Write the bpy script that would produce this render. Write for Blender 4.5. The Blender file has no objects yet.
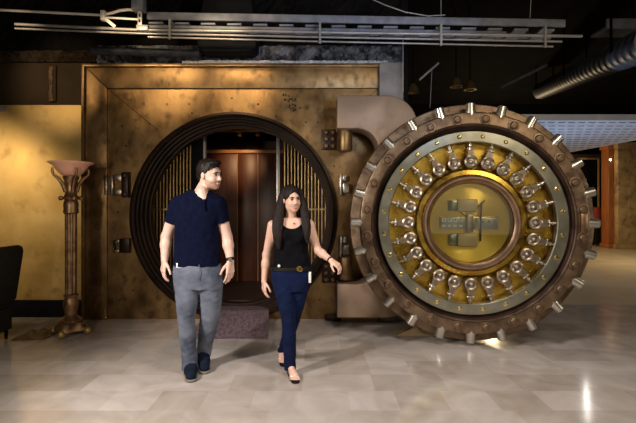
import bpy, bmesh, math, random
import numpy as np
from mathutils import Vector, Matrix

random.seed(7)
PI = math.pi
C = bpy.context.scene.collection
F_PX, CX, HY, CH = 450.0, 318.0, 206.0, 1.45      # focal length, optical axis column, horizon row (636x423), eye height


def P(px, py, Y):
    return Vector(((px - CX) / F_PX * Y, Y, CH - (py - HY) / F_PX * Y))


# ------------------------------------------------------------------ materials
def new_mat(name):
    m = bpy.data.materials.new(name)
    m.use_nodes = True
    nt = m.node_tree
    b = nt.nodes['Principled BSDF']
    return m, nt, b


def mat(name, c1, c2=None, scale=6.0, rough=0.5, metal=0.0, bump=0.0, detail=6.0, rough2=None, stretch=(1, 1, 1),
        lo=0.35, hi=0.65, spec=0.5, bscale=None, c3=None, c3lo=0.55, c3hi=0.7, c3scale=None, emit=None, estr=0.0):
    m, nt, b = new_mat(name)
    N, L = nt.nodes.new, nt.links.new
    b.inputs['Roughness'].default_value = rough
    b.inputs['Metallic'].default_value = metal
    b.inputs['Specular IOR Level'].default_value = spec
    b.inputs['Base Color'].default_value = (*c1, 1)
    if emit:
        b.inputs['Emission Color'].default_value = (*emit, 1)
        b.inputs['Emission Strength'].default_value = estr
    tc = N('ShaderNodeTexCoord')
    mp = N('ShaderNodeMapping')
    mp.inputs['Scale'].default_value = stretch
    L(tc.outputs['Object'], mp.inputs['Vector'])
    no = N('ShaderNodeTexNoise')
    no.inputs['Scale'].default_value = scale
    no.inputs['Detail'].default_value = detail
    L(mp.outputs['Vector'], no.inputs['Vector'])
    if c2 is not None:
        r = N('ShaderNodeValToRGB')
        r.color_ramp.elements[0].position = lo
        r.color_ramp.elements[1].position = hi
        r.color_ramp.elements[0].color = (*c1, 1)
        r.color_ramp.elements[1].color = (*c2, 1)
        L(no.outputs['Fac'], r.inputs['Fac'])
        out = r.outputs['Color']
        if c3 is not None:
            n2 = N('ShaderNodeTexNoise')
            n2.inputs['Scale'].default_value = c3scale or scale * 2.7
            n2.inputs['Detail'].default_value = 8
            L(mp.outputs['Vector'], n2.inputs['Vector'])
            r2 = N('ShaderNodeMapRange')
            r2.inputs['From Min'].default_value = c3lo
            r2.inputs['From Max'].default_value = c3hi
            L(n2.outputs['Fac'], r2.inputs['Value'])
            mx = N('ShaderNodeMix')
            mx.data_type = 'RGBA'
            L(r2.outputs['Result'], mx.inputs['Factor'])
            L(out, mx.inputs['A'])
            mx.inputs['B'].default_value = (*c3, 1)
            out = mx.outputs['Result']
        L(out, b.inputs['Base Color'])
    if rough2 is not None:
        rr = N('ShaderNodeMapRange')
        rr.inputs['From Min'].default_value = 0.3
        rr.inputs['From Max'].default_value = 0.7
        rr.inputs['To Min'].default_value = rough
        rr.inputs['To Max'].default_value = rough2
        L(no.outputs['Fac'], rr.inputs['Value'])
        L(rr.outputs['Result'], b.inputs['Roughness'])
    if bump:
        bn = N('ShaderNodeTexNoise')
        bn.inputs['Scale'].default_value = bscale or scale * 4
        bn.inputs['Detail'].default_value = 5
        L(mp.outputs['Vector'], bn.inputs['Vector'])
        bp = N('ShaderNodeBump')
        bp.inputs['Strength'].default_value = bump
        bp.inputs['Distance'].default_value = 0.02
        L(bn.outputs['Fac'], bp.inputs['Height'])
        L(bp.outputs['Normal'], b.inputs['Normal'])
    return m


M = {}
M['bronze'] = mat('worn_bronze', (.15, .084, .034), (.35, .218, .09), 3.6, .34, .88, .12, 12, .54, lo=.30, hi=.72, stretch=(1.1, 1.1, .85), c3=(.06, .036, .020), c3lo=.52, c3hi=.80, c3scale=8)
M['bronze_trim'] = mat('bronze_trim', (.165, .094, .039), (.38, .24, .104), 4, .34, .88, .12, 12, .54, lo=.30, hi=.72, stretch=(1.1, 1.1, .85), c3=(.06, .036, .020), c3lo=.52, c3hi=.80, c3scale=8)
M['dark_bronze'] = mat('dark_bronze', (.020, .011, .007), (.042, .023, .014), 3, .36, .6, .03, 6, .45)
M['arm'] = mat('painted_bronze', (.27, .185, .125), (.36, .25, .17), 2.5, .5, .5, .06, 8, .6, c3=(.16, .1, .06), c3lo=.56, c3hi=.8, c3scale=4)
M['rim'] = mat('rim_bronze', (.15, .100, .066), (.30, .205, .125), 6, .36, .85, .10, 8, .55, c3=(.09, .05, .035), c3lo=.52, c3hi=.7, c3scale=9)
M['tan_case'] = mat('pale_brass_case', (.66, .50, .26), (.74, .58, .32), 12, .45, .2)
M['rim_dark'] = mat('rim_bevel', (.10, .062, .048), (.17, .105, .08), 6, .35, .8, .05, 8, .5)
M['brass'] = mat('brass_plate', (.36, .20, .03), (.72, .48, .085), 7, .22, .96, .05, 5, .36)
M['brass_disc'] = None
M['pink_bronze'] = mat('rose_bronze', (.27, .17, .105), (.40, .26, .165), 6, .3, .9, .04, 6, .4)
M['steel'] = mat('satin_steel', (.27, .265, .20), (.38, .37, .295), 6, .28, .92, .02, 6, .36)
M['chrome'] = mat('bright_steel', (.52, .48, .41), (.64, .60, .52), 5, .28, .9, 0, 4, .3)
M['nickel'] = mat('nickel', (.27, .215, .16), (.44, .37, .285), 25, .33, .93, .02, 4, .34)
M['gold'] = mat('gold_leaf', (.56, .36, .105), (.74, .52, .20), 2.4, .46, .45, .05, 9, .6, c3=(.40, .24, .07), c3lo=.55, c3hi=.78, c3scale=4.5)
M['lampmetal'] = mat('antique_brass', (.22, .12, .06), (.46, .29, .16), 14, .34, .85, .08, 6, .5)
M['pinkglass'] = mat('pink_glass', (.92, .46, .32), (.96, .56, .40), 5, .4, 0, 0, 4)
M['lampmetal_cloth'] = mat('brown_cloth', (.10, .062, .025), (.20, .13, .055), 12, .6, 0, .2, 5)
M['black'] = mat('black_paint', (.004, .004, .005), (.008, .008, .009), 3, .8, spec=.15)
M['near_black'] = mat('near_black_matte', (.0022, .0021, .0024), (.004, .0038, .004), 2, .95, spec=.05)  # even near-black for the ceiling, upper far wall and duct straps
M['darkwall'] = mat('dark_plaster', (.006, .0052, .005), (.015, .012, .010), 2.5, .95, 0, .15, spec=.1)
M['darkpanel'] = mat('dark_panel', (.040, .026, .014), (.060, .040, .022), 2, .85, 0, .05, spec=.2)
M['concrete'] = mat('crumbled_concrete', (.06, .062, .072), (.24, .235, .245), 5, .9, 0, .6, 10, bscale=14, spec=.2, c3=(.025, .024, .026), c3lo=.48, c3hi=.62, c3scale=9)
M['slate'] = mat('slate_lagging', (.022, .024, .031), (.045, .048, .058), 9, .85, 0, .4, 6, spec=.2)
M['plaster'] = mat('white_plaster', (.55, .53, .50), (.72, .69, .66), 9, .9, 0, .4, 8)
M['plaster_grey'] = mat('grey_plaster', (.20, .18, .165), (.32, .285, .255), 5, .85, 0, .25, 8)
M['galv'] = mat('galvanised_steel', (.15, .16, .19), (.24, .25, .285), 8, .6, .1, .03, spec=.3)
M['duct_steel'] = mat('duct_steel', (.075, .085, .11), (.12, .135, .17), 8, .5, .3, .02, spec=.3)
M['conduit'] = mat('conduit_steel', (.26, .25, .245), (.38, .365, .35), 6, .45, .35)
M['whitepipe'] = mat('white_pipe', (.62, .58, .52), (.70, .66, .60), 5, .5)
M['wood'] = mat('vault_wood', (.075, .018, .005), (.125, .034, .009), 3, .4, 0, .05, 8, stretch=(6, 6, .6))
M['wood_light'] = mat('wood_edge', (.36, .15, .05), (.46, .22, .08), 4, .4)
M['brassbar'] = mat('brass_bars', (.40, .26, .095), (.54, .37, .145), 8, .36, .6)
M['jamb'] = mat('grey_steel', (.26, .24, .22), (.36, .33, .30), 6, .4, .7)
M['vaultfloor'] = mat('dark_timber_floor', (.03, .014, .008), (.05, .024, .013), 4, .5)
M['ramp'] = mat('rubber_tread', (.10, .066, .078), (.20, .135, .15), 40, .6, .1, .3, 4, stretch=(1, .35, 1), spec=.25)
M['orange'] = mat('orange_wood', (.28, .085, .018), (.40, .13, .03), 3, .5, 0, 0, 6, stretch=(4, 4, .6))
M['tan'] = mat('tan_marble', (.34, .22, .09), (.52, .36, .16), 1.6, .4, 0, .02, 8, c3=(.16, .09, .035), c3lo=.5, c3hi=.7)
M['farwall'] = mat('brown_wall', (.045, .02, .010), (.07, .032, .015), 1.5, .7)
M['red'] = mat('red_cloth', (.20, .012, .008), (.28, .02, .012), 6, .7)
M['carpet'] = mat('beige_stone', (.47, .375, .24), (.56, .455, .30), 2, .35, 0, .02, 6)
M['chairfab'] = mat('charcoal_fabric', (.020, .017, .015), (.032, .028, .024), 60, .9, 0, .2, spec=.2)
M['skin_m'] = mat('skin_light', (.70, .455, .36), (.76, .52, .42), 14, .48, 0, .02, 4)
M['skin_w'] = mat('skin_warm', (.68, .41, .30), (.74, .47, .355), 14, .46, 0, .02, 4)
M['stubble'] = mat('stubble', (.44, .25, .185), (.55, .335, .25), 90, .6, 0, .05, 3)
M['hair'] = mat('dark_hair', (.006, .0035, .003), (.016, .009, .006), 60, .5, 0, .25, 4, stretch=(1, 1, .15), spec=.25)
M['hair_w'] = mat('dark_brown_hair', (.005, .0025, .002), (.017, .008, .0055), 60, .55, 0, .35, 4, stretch=(1, 1, .05), spec=.25)
M['navy'] = mat('navy_cotton', (.0016, .0030, .0155), (.0032, .0052, .023), 30, .9, 0, .12, 4, spec=.1)
M['greyjeans'] = mat('grey_denim', (.062, .074, .104), (.185, .205, .262), 5, .9, 0, .2, 9, bscale=160, spec=.15)
M['bluejeans'] = mat('indigo_denim', (.0022, .006, .028), (.0045, .011, .050), 9, .85, 0, .2, 8, bscale=160, spec=.15)
M['blacktop'] = mat('black_jersey', (.0025, .0025, .004), (.0045, .0045, .006), 20, .9, 0, .1, spec=.1)
M['shoe'] = mat('navy_suede', (.004, .008, .020), (.008, .014, .030), 30, .9, 0, .1, spec=.15)
M['sole'] = mat('pale_rubber', (.16, .14, .115), (.22, .19, .16), 20, .6)
M['silver'] = mat('silver_leather', (.68, .66, .63), (.80, .78, .74), 30, .3, .6)
M['white'] = mat('white_plastic', (.78, .77, .74), (.84, .83, .80), 20, .5)
M['eye'] = mat('eye_white', (.46, .42, .39), (.50, .46, .43), 20, .3)
M['iris'] = mat('dark_iris', (.02, .012, .008), (.03, .018, .012), 20, .2)
M['lip'] = mat('lips', (.48, .16, .13), (.54, .20, .17), 20, .35)
M['teeth'] = mat('teeth', (.82, .78, .72), (.86, .82, .77), 20, .25)
M['goldbuckle'] = mat('gold_buckle', (.80, .56, .18), (.88, .66, .26), 20, .2, 1)
M['blackleather'] = mat('black_leather', (.005, .0045, .0045), (.009, .008, .008), 40, .6, 0, .1, spec=.2)
M['wedge'] = mat('pine_wedge', (.48, .33, .15), (.60, .43, .22), 6, .55, 0, .05, 6, stretch=(1, 6, 1))
M['dial'] = mat('white_dial', (.74, .74, .68), (.80, .80, .74), 20, .4)
M['greyplate'] = mat('grey_plate', (.33, .33, .29), (.42, .42, .37), 20, .35, .6)
M['deck'] = mat('pale_deck', (.50, .53, .58), (.58, .61, .66), 5, .5, .1)


def disc_mat():
    m, nt, b = new_mat('turned_brass')
    N, L = nt.nodes.new, nt.links.new
    b.inputs['Base Color'].default_value = (.90, .62, .13, 1)
    b.inputs['Metallic'].default_value = 1
    b.inputs['Roughness'].default_value = .38
    b.inputs['Anisotropic'].default_value = .9
    b.inputs['Anisotropic Rotation'].default_value = .25
    tg = N('ShaderNodeTangent')
    tg.direction_type = 'RADIAL'
    tg.axis = 'Y'
    L(tg.outputs['Tangent'], b.inputs['Tangent'])
    return m


M['brass_disc'] = disc_mat()


def glass_mat():
    m = bpy.data.materials.new('clear_glass')
    m.use_nodes = True
    nt = m.node_tree
    nt.nodes.clear()
    N, L = nt.nodes.new, nt.links.new
    o = N('ShaderNodeOutputMaterial')
    t = N('ShaderNodeBsdfTransparent')
    t.inputs['Color'].default_value = (.93, .95, .92, 1)
    g = N('ShaderNodeBsdfGlossy')
    g.inputs['Roughness'].default_value = .03
    fr = N('ShaderNodeFresnel')
    fr.inputs['IOR'].default_value = 1.45
    mx = N('ShaderNodeMixShader')
    L(fr.outputs['Fac'], mx.inputs['Fac'])
    L(t.outputs['BSDF'], mx.inputs[1])
    L(g.outputs['BSDF'], mx.inputs[2])
    L(mx.outputs['Shader'], o.inputs['Surface'])
    return m


M['glass'] = glass_mat()


def marble():
    m, nt, b = new_mat('marble_tiles')
    N, L = nt.nodes.new, nt.links.new
    tc = N('ShaderNodeTexCoord')
    mp = N('ShaderNodeMapping')
    mp.inputs['Location'].default_value = (.13, .21, 0)
    L(tc.outputs['Object'], mp.inputs['Vector'])
    br = N('ShaderNodeTexBrick')
    br.inputs['Scale'].default_value = 1
    br.inputs['Brick Width'].default_value = .58
    br.inputs['Row Height'].default_value = .34
    br.offset = .37
    br.offset_frequency = 3
    br.squash = .62
    br.squash_frequency = 2
    br.inputs['Mortar Size'].default_value = .0016
    br.inputs['Mortar Smooth'].default_value = .3
    br.inputs['Color1'].default_value = (.51, .465, .43, 1)
    br.inputs['Color2'].default_value = (.345, .298, .25, 1)
    br.inputs['Mortar'].default_value = (.44, .40, .36, 1)
    br.inputs['Bias'].default_value = -.25
    L(mp.outputs['Vector'], br.inputs['Vector'])
    n1 = N('ShaderNodeTexNoise')
    n1.inputs['Scale'].default_value = 2.3
    n1.inputs['Detail'].default_value = 9
    n1.inputs['Distortion'].default_value = 1.4
    L(mp.outputs['Vector'], n1.inputs['Vector'])
    rp = N('ShaderNodeValToRGB')
    rp.color_ramp.elements[0].position = .30
    rp.color_ramp.elements[0].color = (.80, .765, .73, 1)
    rp.color_ramp.elements[1].position = .66
    rp.color_ramp.elements[1].color = (1.06, 1.05, 1.05, 1)
    L(n1.outputs['Fac'], rp.inputs['Fac'])
    mx = N('ShaderNodeMix')
    mx.data_type = 'RGBA'
    mx.blend_type = 'MULTIPLY'
    mx.inputs['Factor'].default_value = 1
    L(br.outputs['Color'], mx.inputs['A'])
    L(rp.outputs['Color'], mx.inputs['B'])
    L(mx.outputs['Result'], b.inputs['Base Color'])
    n2 = N('ShaderNodeTexNoise')
    n2.inputs['Scale'].default_value = 5
    n2.inputs['Detail'].default_value = 6
    L(mp.outputs['Vector'], n2.inputs['Vector'])
    rr = N('ShaderNodeMapRange')
    rr.inputs['To Min'].default_value = .07
    rr.inputs['To Max'].default_value = .20
    L(n2.outputs['Fac'], rr.inputs['Value'])
    L(rr.outputs['Result'], b.inputs['Roughness'])
    b.inputs['Specular IOR Level'].default_value = .5
    return m


M['marble'] = marble()


# ------------------------------------------------------------------ mesh helpers
def frame(d):
    d = Vector(d).normalized()
    a = Vector((0, 0, 1)) if abs(d.z) < .9 else Vector((1, 0, 0))
    u = d.cross(a).normalized()
    return d, u, d.cross(u).normalized()


class MB:
    def __init__(self):
        self.v, self.f = [], []

    def box(self, lo, hi):
        n = len(self.v)
        for z in (lo[2], hi[2]):
            for x, y in ((lo[0], lo[1]), (hi[0], lo[1]), (hi[0], hi[1]), (lo[0], hi[1])):
                self.v.append((x, y, z))
        self.f += [[n + i for i in q] for q in ((3, 2, 1, 0), (4, 5, 6, 7), (0, 1, 5, 4), (1, 2, 6, 5), (2, 3, 7, 6), (3, 0, 4, 7))]
        return self

    def beam(self, a, b, w, h):
        """rectangular bar from a to b"""
        a, b = Vector(a), Vector(b)
        d, u, w2 = frame(b - a)
        n = len(self.v)
        for p in (a, b):
            for s, t in ((-1, -1), (1, -1), (1, 1), (-1, 1)):
                self.v.append(tuple(p + u * (s * w / 2) + w2 * (t * h / 2)))
        self.f += [[n + i for i in q] for q in ((3, 2, 1, 0), (4, 5, 6, 7), (0, 1, 5, 4), (1, 2, 6, 5), (2, 3, 7, 6), (3, 0, 4, 7))]
        return self

    def tube(self, pts, r, seg=12, caps=True):
        pts = [Vector(p) for p in pts]
        rs = r if isinstance(r, (list, tuple)) else [r] * len(pts)
        n0 = len(self.v)
        u = None
        for i, p in enumerate(pts):
            if i == 0:
                t = pts[1] - pts[0]
            elif i == len(pts) - 1:
                t = pts[-1] - pts[-2]
            else:
                t = (pts[i + 1] - pts[i]).normalized() + (pts[i] - pts[i - 1]).normalized()
            t.normalize()
            if u is None:
                _, u, w = frame(t)
            else:
                u = (u - t * u.dot(t)).normalized()
                w = t.cross(u)
            for k in range(seg):
                a = 2 * PI * k / seg
                self.v.append(tuple(p + (u * math.cos(a) + w * math.sin(a)) * rs[i]))
        for i in range(len(pts) - 1):
            for k in range(seg):
                k2 = (k + 1) % seg
                self.f.append([n0 + i * seg + k, n0 + i * seg + k2, n0 + (i + 1) * seg + k2, n0 + (i + 1) * seg + k])
        if caps:
            self.f.append([n0 + k for k in range(seg)][::-1])
            self.f.append([n0 + (len(pts) - 1) * seg + k for k in range(seg)])
        return self

    def lathe(self, prof, seg=48, axis='Z', c=(0, 0, 0), closed=False, flute=0, fdepth=0.0, frange=None):
        """prof: list of (radius, height) ; axis Z (up) or Y (into the picture)"""
        n0 = len(self.v)
        m = len(prof)
        for j, (r, h) in enumerate(prof):
            for k in range(seg):
                a = 2 * PI * k / seg
                rr = r
                if flute and frange and frange[0] <= h <= frange[1]:
                    rr = r * (1 - fdepth * (0.5 + 0.5 * math.cos(a * flute)))
                x, y = rr * math.cos(a), rr * math.sin(a)
                if axis == 'Z':
                    self.v.append((c[0] + x, c[1] + y, c[2] + h))
                else:
                    self.v.append((c[0] + x, c[1] + h, c[2] + y))
        rows = m if closed else m - 1
        for j in range(rows):
            j2 = (j + 1) % m
            for k in range(seg):
                k2 = (k + 1) % seg
                self.f.append([n0 + j * seg + k, n0 + j * seg + k2, n0 + j2 * seg + k2, n0 + j2 * seg + k])
        if not closed:
            if prof[0][0] > 1e-6:
                self.f.append([n0 + k for k in range(seg)])
            if prof[-1][0] > 1e-6:
                self.f.append([n0 + (m - 1) * seg + k for k in range(seg)])
        return self

    def prism(self, pts, y0, y1):
        """polygon in XZ extruded along Y"""
        n = len(self.v)
        k = len(pts)
        for y in (y0, y1):
            for x, z in pts:
                self.v.append((x, y, z))
        self.f.append([n + i for i in range(k)])
        self.f.append([n + k + i for i in range(k)][::-1])
        for i in range(k):
            j = (i + 1) % k
            self.f.append([n + j, n + i, n + k + i, n + k + j])
        return self

    def sphere(self, c, r, seg=16, rings=10, sc=(1, 1, 1)):
        n0 = len(self.v)
        for i in range(rings + 1):
            t = PI * i / rings
            for k in range(seg):
                a = 2 * PI * k / seg
                self.v.append((c[0] + r * sc[0] * math.sin(t) * math.cos(a), c[1] + r * sc[1] * math.sin(t) * math.sin(a), c[2] + r * sc[2] * math.cos(t)))
        for i in range(rings):
            for k in range(seg):
                k2 = (k + 1) % seg
                self.f.append([n0 + i * seg + k, n0 + (i + 1) * seg + k, n0 + (i + 1) * seg + k2, n0 + i * seg + k2])
        return self

    def torus(self, c, R, r, axis='Y', seg=48, sseg=10):
        prof = [(R + r * math.cos(2 * PI * i / sseg), r * math.sin(2 * PI * i / sseg)) for i in range(sseg)]
        return self.lathe(prof, seg, axis, c, closed=True)

    def mesh(self, name, smooth=None, bevel=0.0):
        me = bpy.data.meshes.new(name)
        bm = bmesh.new()
        vs = [bm.verts.new(v) for v in self.v]
        for f in self.f:
            try:
                bm.faces.new([vs[i] for i in f])
            except ValueError:
                pass
        bmesh.ops.remove_doubles(bm, verts=bm.verts[:], dist=1e-6)
        if bevel:
            es = [e for e in bm.edges if len(e.link_faces) == 2 and e.calc_face_angle(0) > .6]
            bmesh.ops.bevel(bm, geom=es, offset=bevel, segments=2, affect='EDGES', profile=.5)
        bmesh.ops.recalc_face_normals(bm, faces=bm.faces[:])
        if smooth is not None:
            for f in bm.faces:
                f.smooth = True
            ca = math.radians(smooth)
            for e in bm.edges:
                if len(e.link_faces) == 2 and e.calc_face_angle(0) > ca:
                    e.smooth = False
        bm.to_mesh(me)
        bm.free()
        return me


def link(name, me, m, parent=None):
    o = bpy.data.objects.new(name, me)
    C.objects.link(o)
    if m is not None and not me.materials:
        me.materials.append(m)
    if parent is not None:
        o.parent = parent
    return o


def obj(name, mb, m, parent=None, smooth=35, bevel=0.0):
    return link(name, mb.mesh(name, smooth, bevel), m, parent)


def tag(o, label=None, cat=None, group=None, kind=None):
    for k, v in (('label', label), ('category', cat), ('group', group), ('kind', kind)):
        if v:
            o[k] = v
    return o


def thing(name, label, cat, loc=(0, 0, 0), group=None, rotz=0.0):
    o = bpy.data.objects.new(name, None)
    C.objects.link(o)
    o.empty_display_size = .1
    o.location = loc
    o.rotation_euler = (0, 0, rotz)
    return tag(o, label, cat, group)


def struct(name, mb, m, smooth=35, bevel=0.0):
    o = obj(name, mb, m, None, smooth, bevel)
    o['kind'] = 'structure'
    return o


def copy_child(src, parent, loc=None, rot=None):
    c = src.copy()
    C.objects.link(c)
    c.parent = parent
    if loc is not None:
        c.location = loc
    if rot is not None:
        c.rotation_euler = rot
    for ch in list(src.children):
        copy_child(ch, c)
    return c


def XW(px, Y):
    return (px - CX) / F_PX * Y


def ZW(py, Y):
    return CH - (py - HY) / F_PX * Y


# ------------------------------------------------------------------ the setting
YW = 5.77
CEIL = 5.3
struct('floor', MB().box((-8, -4, -.1), (12, 6.6, 0)), M['marble'])
struct('floor_far', MB().box((1.2, 6.6, -.1), (16, 19, 0)), M['carpet'])
struct('ceiling', MB().box((-8, -4, CEIL), (16, 19, CEIL + .1)), M['near_black'])
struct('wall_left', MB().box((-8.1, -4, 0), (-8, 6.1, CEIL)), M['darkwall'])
struct('wall_panelled', MB().box((-8, 5.934, 0), (XW(84, YW) - .0, 6.6, ZW(62, 5.9))), M['darkpanel'])
struct('wall_far', MB().box((1.2, 17, 0), (16, 17.2, 3.4)), M['farwall'])
struct('wall_far_upper', MB().box((1.2, 17, 3.4), (16, 17.2, CEIL)), M['near_black'])
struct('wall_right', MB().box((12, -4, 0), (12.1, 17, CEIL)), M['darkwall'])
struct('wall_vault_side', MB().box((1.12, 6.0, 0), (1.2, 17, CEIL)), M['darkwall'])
struct('baseboard_panelled', MB().box((-8, 5.86, 0), (XW(83, YW) - .02, 5.93, ZW(300, 5.88))), M['black'])


def rough_wall(x0, x1, z0, z1, y, amp, nx, nz, seed):
    rng = random.Random(seed)
    mb = MB()
    for j in range(nz + 1):
        for i in range(nx + 1):
            mb.v.append((x0 + (x1 - x0) * i / nx, y - rng.random() * amp * (1 if 0 < j < nz else .2), z0 + (z1 - z0) * j / nz + (rng.random() - .5) * .012))
    for j in range(nz):
        for i in range(nx):
            a = j * (nx + 1) + i
            mb.f.append([a, a + 1, a + nx + 2, a + nx + 1])
    n = len(mb.v)
    mb.v += [(x0, y + .5, z0), (x1, y + .5, z0), (x1, y + .5, z1), (x0, y + .5, z1)]
    mb.f.append([n, n + 3, n + 2, n + 1])
    t = nz * (nx + 1)
    mb.f.append([t + i for i in range(nx + 1)] + [n + 2, n + 3])
    mb.f.append([nx - i for i in range(nx + 1)] + [n, n + 1])
    return mb


zt = ZW(66, YW)
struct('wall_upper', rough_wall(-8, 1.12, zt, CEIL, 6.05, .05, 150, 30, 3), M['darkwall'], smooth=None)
struct('wall_rubble', rough_wall(XW(98, 5.85), XW(402, 5.85), zt - .02, ZW(45, 5.85), 5.88, .09, 120, 8, 5), M['concrete'], smooth=None)
struct('trim_ledge', rough_wall(XW(182, 5.74), XW(388, 5.74), zt + .012, zt + .062, 5.75, .03, 110, 3, 9), M['plaster'], smooth=None)
struct('trim_stone', rough_wall(-5.5, XW(100, 5.9), ZW(61, 5.9), ZW(50, 5.9), 5.93, .10, 70, 4, 11), M['darkpanel'], smooth=None)
struct('pillar_concrete', MB().box((XW(379, 5.7), 5.66, 0), (XW(403, 5.7), 6.3, ZW(63, 5.7))), M['plaster_grey'], bevel=.015)

# ------------------------------------------------------------------ vault surround
HX, HZ, HR = XW(234, YW), 1.322, 1.318
vault = thing('vault_surround', 'large square bronze vault front with round stepped doorway set in the dark wall', 'vault', (HX, YW, 0))


def VL(x, y, z):
    return (x - HX, y - YW, z)


xl, xr, ztop = XW(108, YW), XW(378, YW), ZW(89, YW)
xlo, xro, zo = XW(85, YW), XW(396, YW), ZW(66, YW)


def plate_ring(x0, x1, z0, z1, y0, y1, R, seg=160):
    mb = MB()
    cx, cz = 0, HZ
    X0, X1 = x0 - HX, x1 - HX
    angs = [2 * PI * k / seg for k in range(seg)]
    for cx_, cz_ in ((X0, z0), (X1, z0), (X1, z1), (X0, z1)):
        a = math.atan2(cz_ - cz, cx_) % (2 * PI)
        i = min(range(seg), key=lambda k: abs(angs[k] - a))
        angs[i] = a
    outer = []
    for a in angs:
        dx, dz = math.cos(a), math.sin(a)
        ts = []
        if dx > 1e-9: ts.append(X1 / dx)
        if dx < -1e-9: ts.append(X0 / dx)
        if dz > 1e-9: ts.append((z1 - cz) / dz)
        if dz < -1e-9: ts.append((z0 - cz) / dz)
        t = max(min(ts), R + .0005)
        outer.append((t * dx, cz + t * dz))
    for y in (y0, y1):
        for (x, z) in outer:
            mb.v.append((x, y, z))
        for a in angs:
            mb.v.append((R * math.cos(a), y, cz + R * math.sin(a)))
    n = seg
    for k in range(n):
        j = (k + 1) % n
        mb.f.append([k, j, n + j, n + k])
        mb.f.append([2 * n + k, 3 * n + k, 3 * n + j, 2 * n + j])
        mb.f.append([k, 2 * n + k, 2 * n + j, j])
        mb.f.append([n + k, n + j, 3 * n + j, 3 * n + k])
    return mb


obj('face_plate', plate_ring(xl, xr, 0.0, ztop, 0.0, .12, HR), M['bronze'], vault, 20)
# mitred border strips, one step proud of the face plate, then the outermost lip
t_ = .035
left = MB().prism([(xl - HX, 0), (xlo - HX, 0), (xlo - HX, zo), (xl - HX, ztop)], -t_, .3)
obj('border_strip', left, M['bronze_trim'], vault, 30, .006)
top = MB().prism([(xl - HX + .002, ztop + .002), (xlo - HX + .002, zo + .002), (xro - HX - .002, zo + .002), (xr - HX - .002, ztop + .002)], -t_, .3)
obj('border_strip', top, M['bronze_trim'], vault, 30, .006)
right = MB().prism([(xr - HX, 0), (xr - HX, ztop), (xro - HX, zo), (xro - HX, 0)], -t_, .3)
obj('border_strip', right, M['bronze_trim'], vault, 30, .006)
lip = MB()
lip.prism([(xlo - HX - .012, 0), (xlo - HX + .03, 0), (xlo - HX + .03, zo - .03), (xlo - HX - .012, zo + .012)], -.075, .28)
lip.prism([(xlo - HX - .012, zo + .012), (xlo - HX + .03, zo - .03), (xro - HX - .1, zo - .03), (xro - HX - .1, zo + .012)], -.075, .28)
obj('outer_lip', lip, M['bronze_trim'], vault, 30, .005)
# mitre seams on the face plate
for sx, x0 in ((1, xl), (-1, xr)):
    sm = MB()
    a = Vector((x0 - HX, -.002, ztop))
    tgt = Vector((0, -.002, HZ))
    d = (Vector((x0 - HX + sx * 1.0, -.002, ztop - .82)) - a).normalized()
    L_ = .82 if sx > 0 else .7
    sm.beam(a, a + d * L_, .010, .006)
    obj('mitre_seam', sm, M['dark_bronze'], vault)
# stepped jamb rings
prof = [(HR + .012, -.035), (HR - .02, -.045), (HR - .042, -.02), (HR - .042, .05), (HR - .062, .05), (HR - .062, .13), (HR - .084, .13), (HR - .084, .22),
        (HR - .106, .22), (HR - .106, .32), (HR - .128, .32), (HR - .128, .44), (HR + .012, .44)]
obj('stepped_ring', MB().lathe(prof, 160, 'Y', (0, 0, HZ), closed=True), M['dark_bronze'], vault, 25)
# small screws on the face
scr = MB().lathe([(0.0, -.008), (.009, -.008), (.012, 0), (.012, .004)], 10, 'Y').mesh('screw', 30)
for px, py in ((144, 104), (167, 104), (189, 104), (192, 113), (131, 100), (136, 120), (122, 126), (150, 124), (258, 104), (276, 116), (300, 108), (318, 122), (126, 146), (133, 290), (120, 300), (320, 300), (306, 122), (232, 98), (334, 166), (118, 212)):
    o = link('screw', scr, M['dark_bronze'], vault)
    o.location = VL(XW(px, YW), YW, ZW(py, YW))
# corroded nail clusters near the top
cl = MB()
rng = random.Random(4)
for (px, py, w, h, n) in ((292, 105, 8, 14, 26), (286, 97, 6, 6, 10)):
    for i in range(n):
        c = VL(XW(px + (rng.random() - .5) * w, YW), YW - .003, ZW(py + (rng.random() - .5) * h, YW))
        cl.sphere(c, .006 + rng.random() * .009, 7, 5, (1, .4, 1))
obj('corrosion_spots', cl, M['dark_bronze'], vault)


def lock_fitting(px, py, s=1.0, hollow=True):
    """a bolted steel keeper block at the doorway edge"""
    x, z = XW(px, YW) - HX, ZW(py, YW)
    mb = MB()
    mb.box((x - .10 * s, -.05, z - .13 * s), (x - .055 * s, 0, z + .13 * s))
    mb.box((x - .055 * s, -.07, z + .05 * s), (x + .06 * s, 0, z + .13 * s))
    mb.box((x - .055 * s, -.07, z - .13 * s), (x + .06 * s, 0, z - .05 * s))
    o = obj('keeper_block', mb, M['nickel'], vault, 30, .006)
    b = MB()
    b.box((x + .065 * s, -.085, z - .16 * s), (x + .15 * s, 0, z + .16 * s))
    b.tube([(x + .10 * s, -.10, z + .12 * s), (x + .10 * s, -.02, z + .12 * s)], .035 * s, 12)
    b.tube([(x + .10 * s, -.10, z - .12 * s), (x + .10 * s, -.02, z - .12 * s)], .035 * s, 12)
    obj('keeper_latch', b, M['dark_bronze'], vault, 30, .006)


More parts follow.
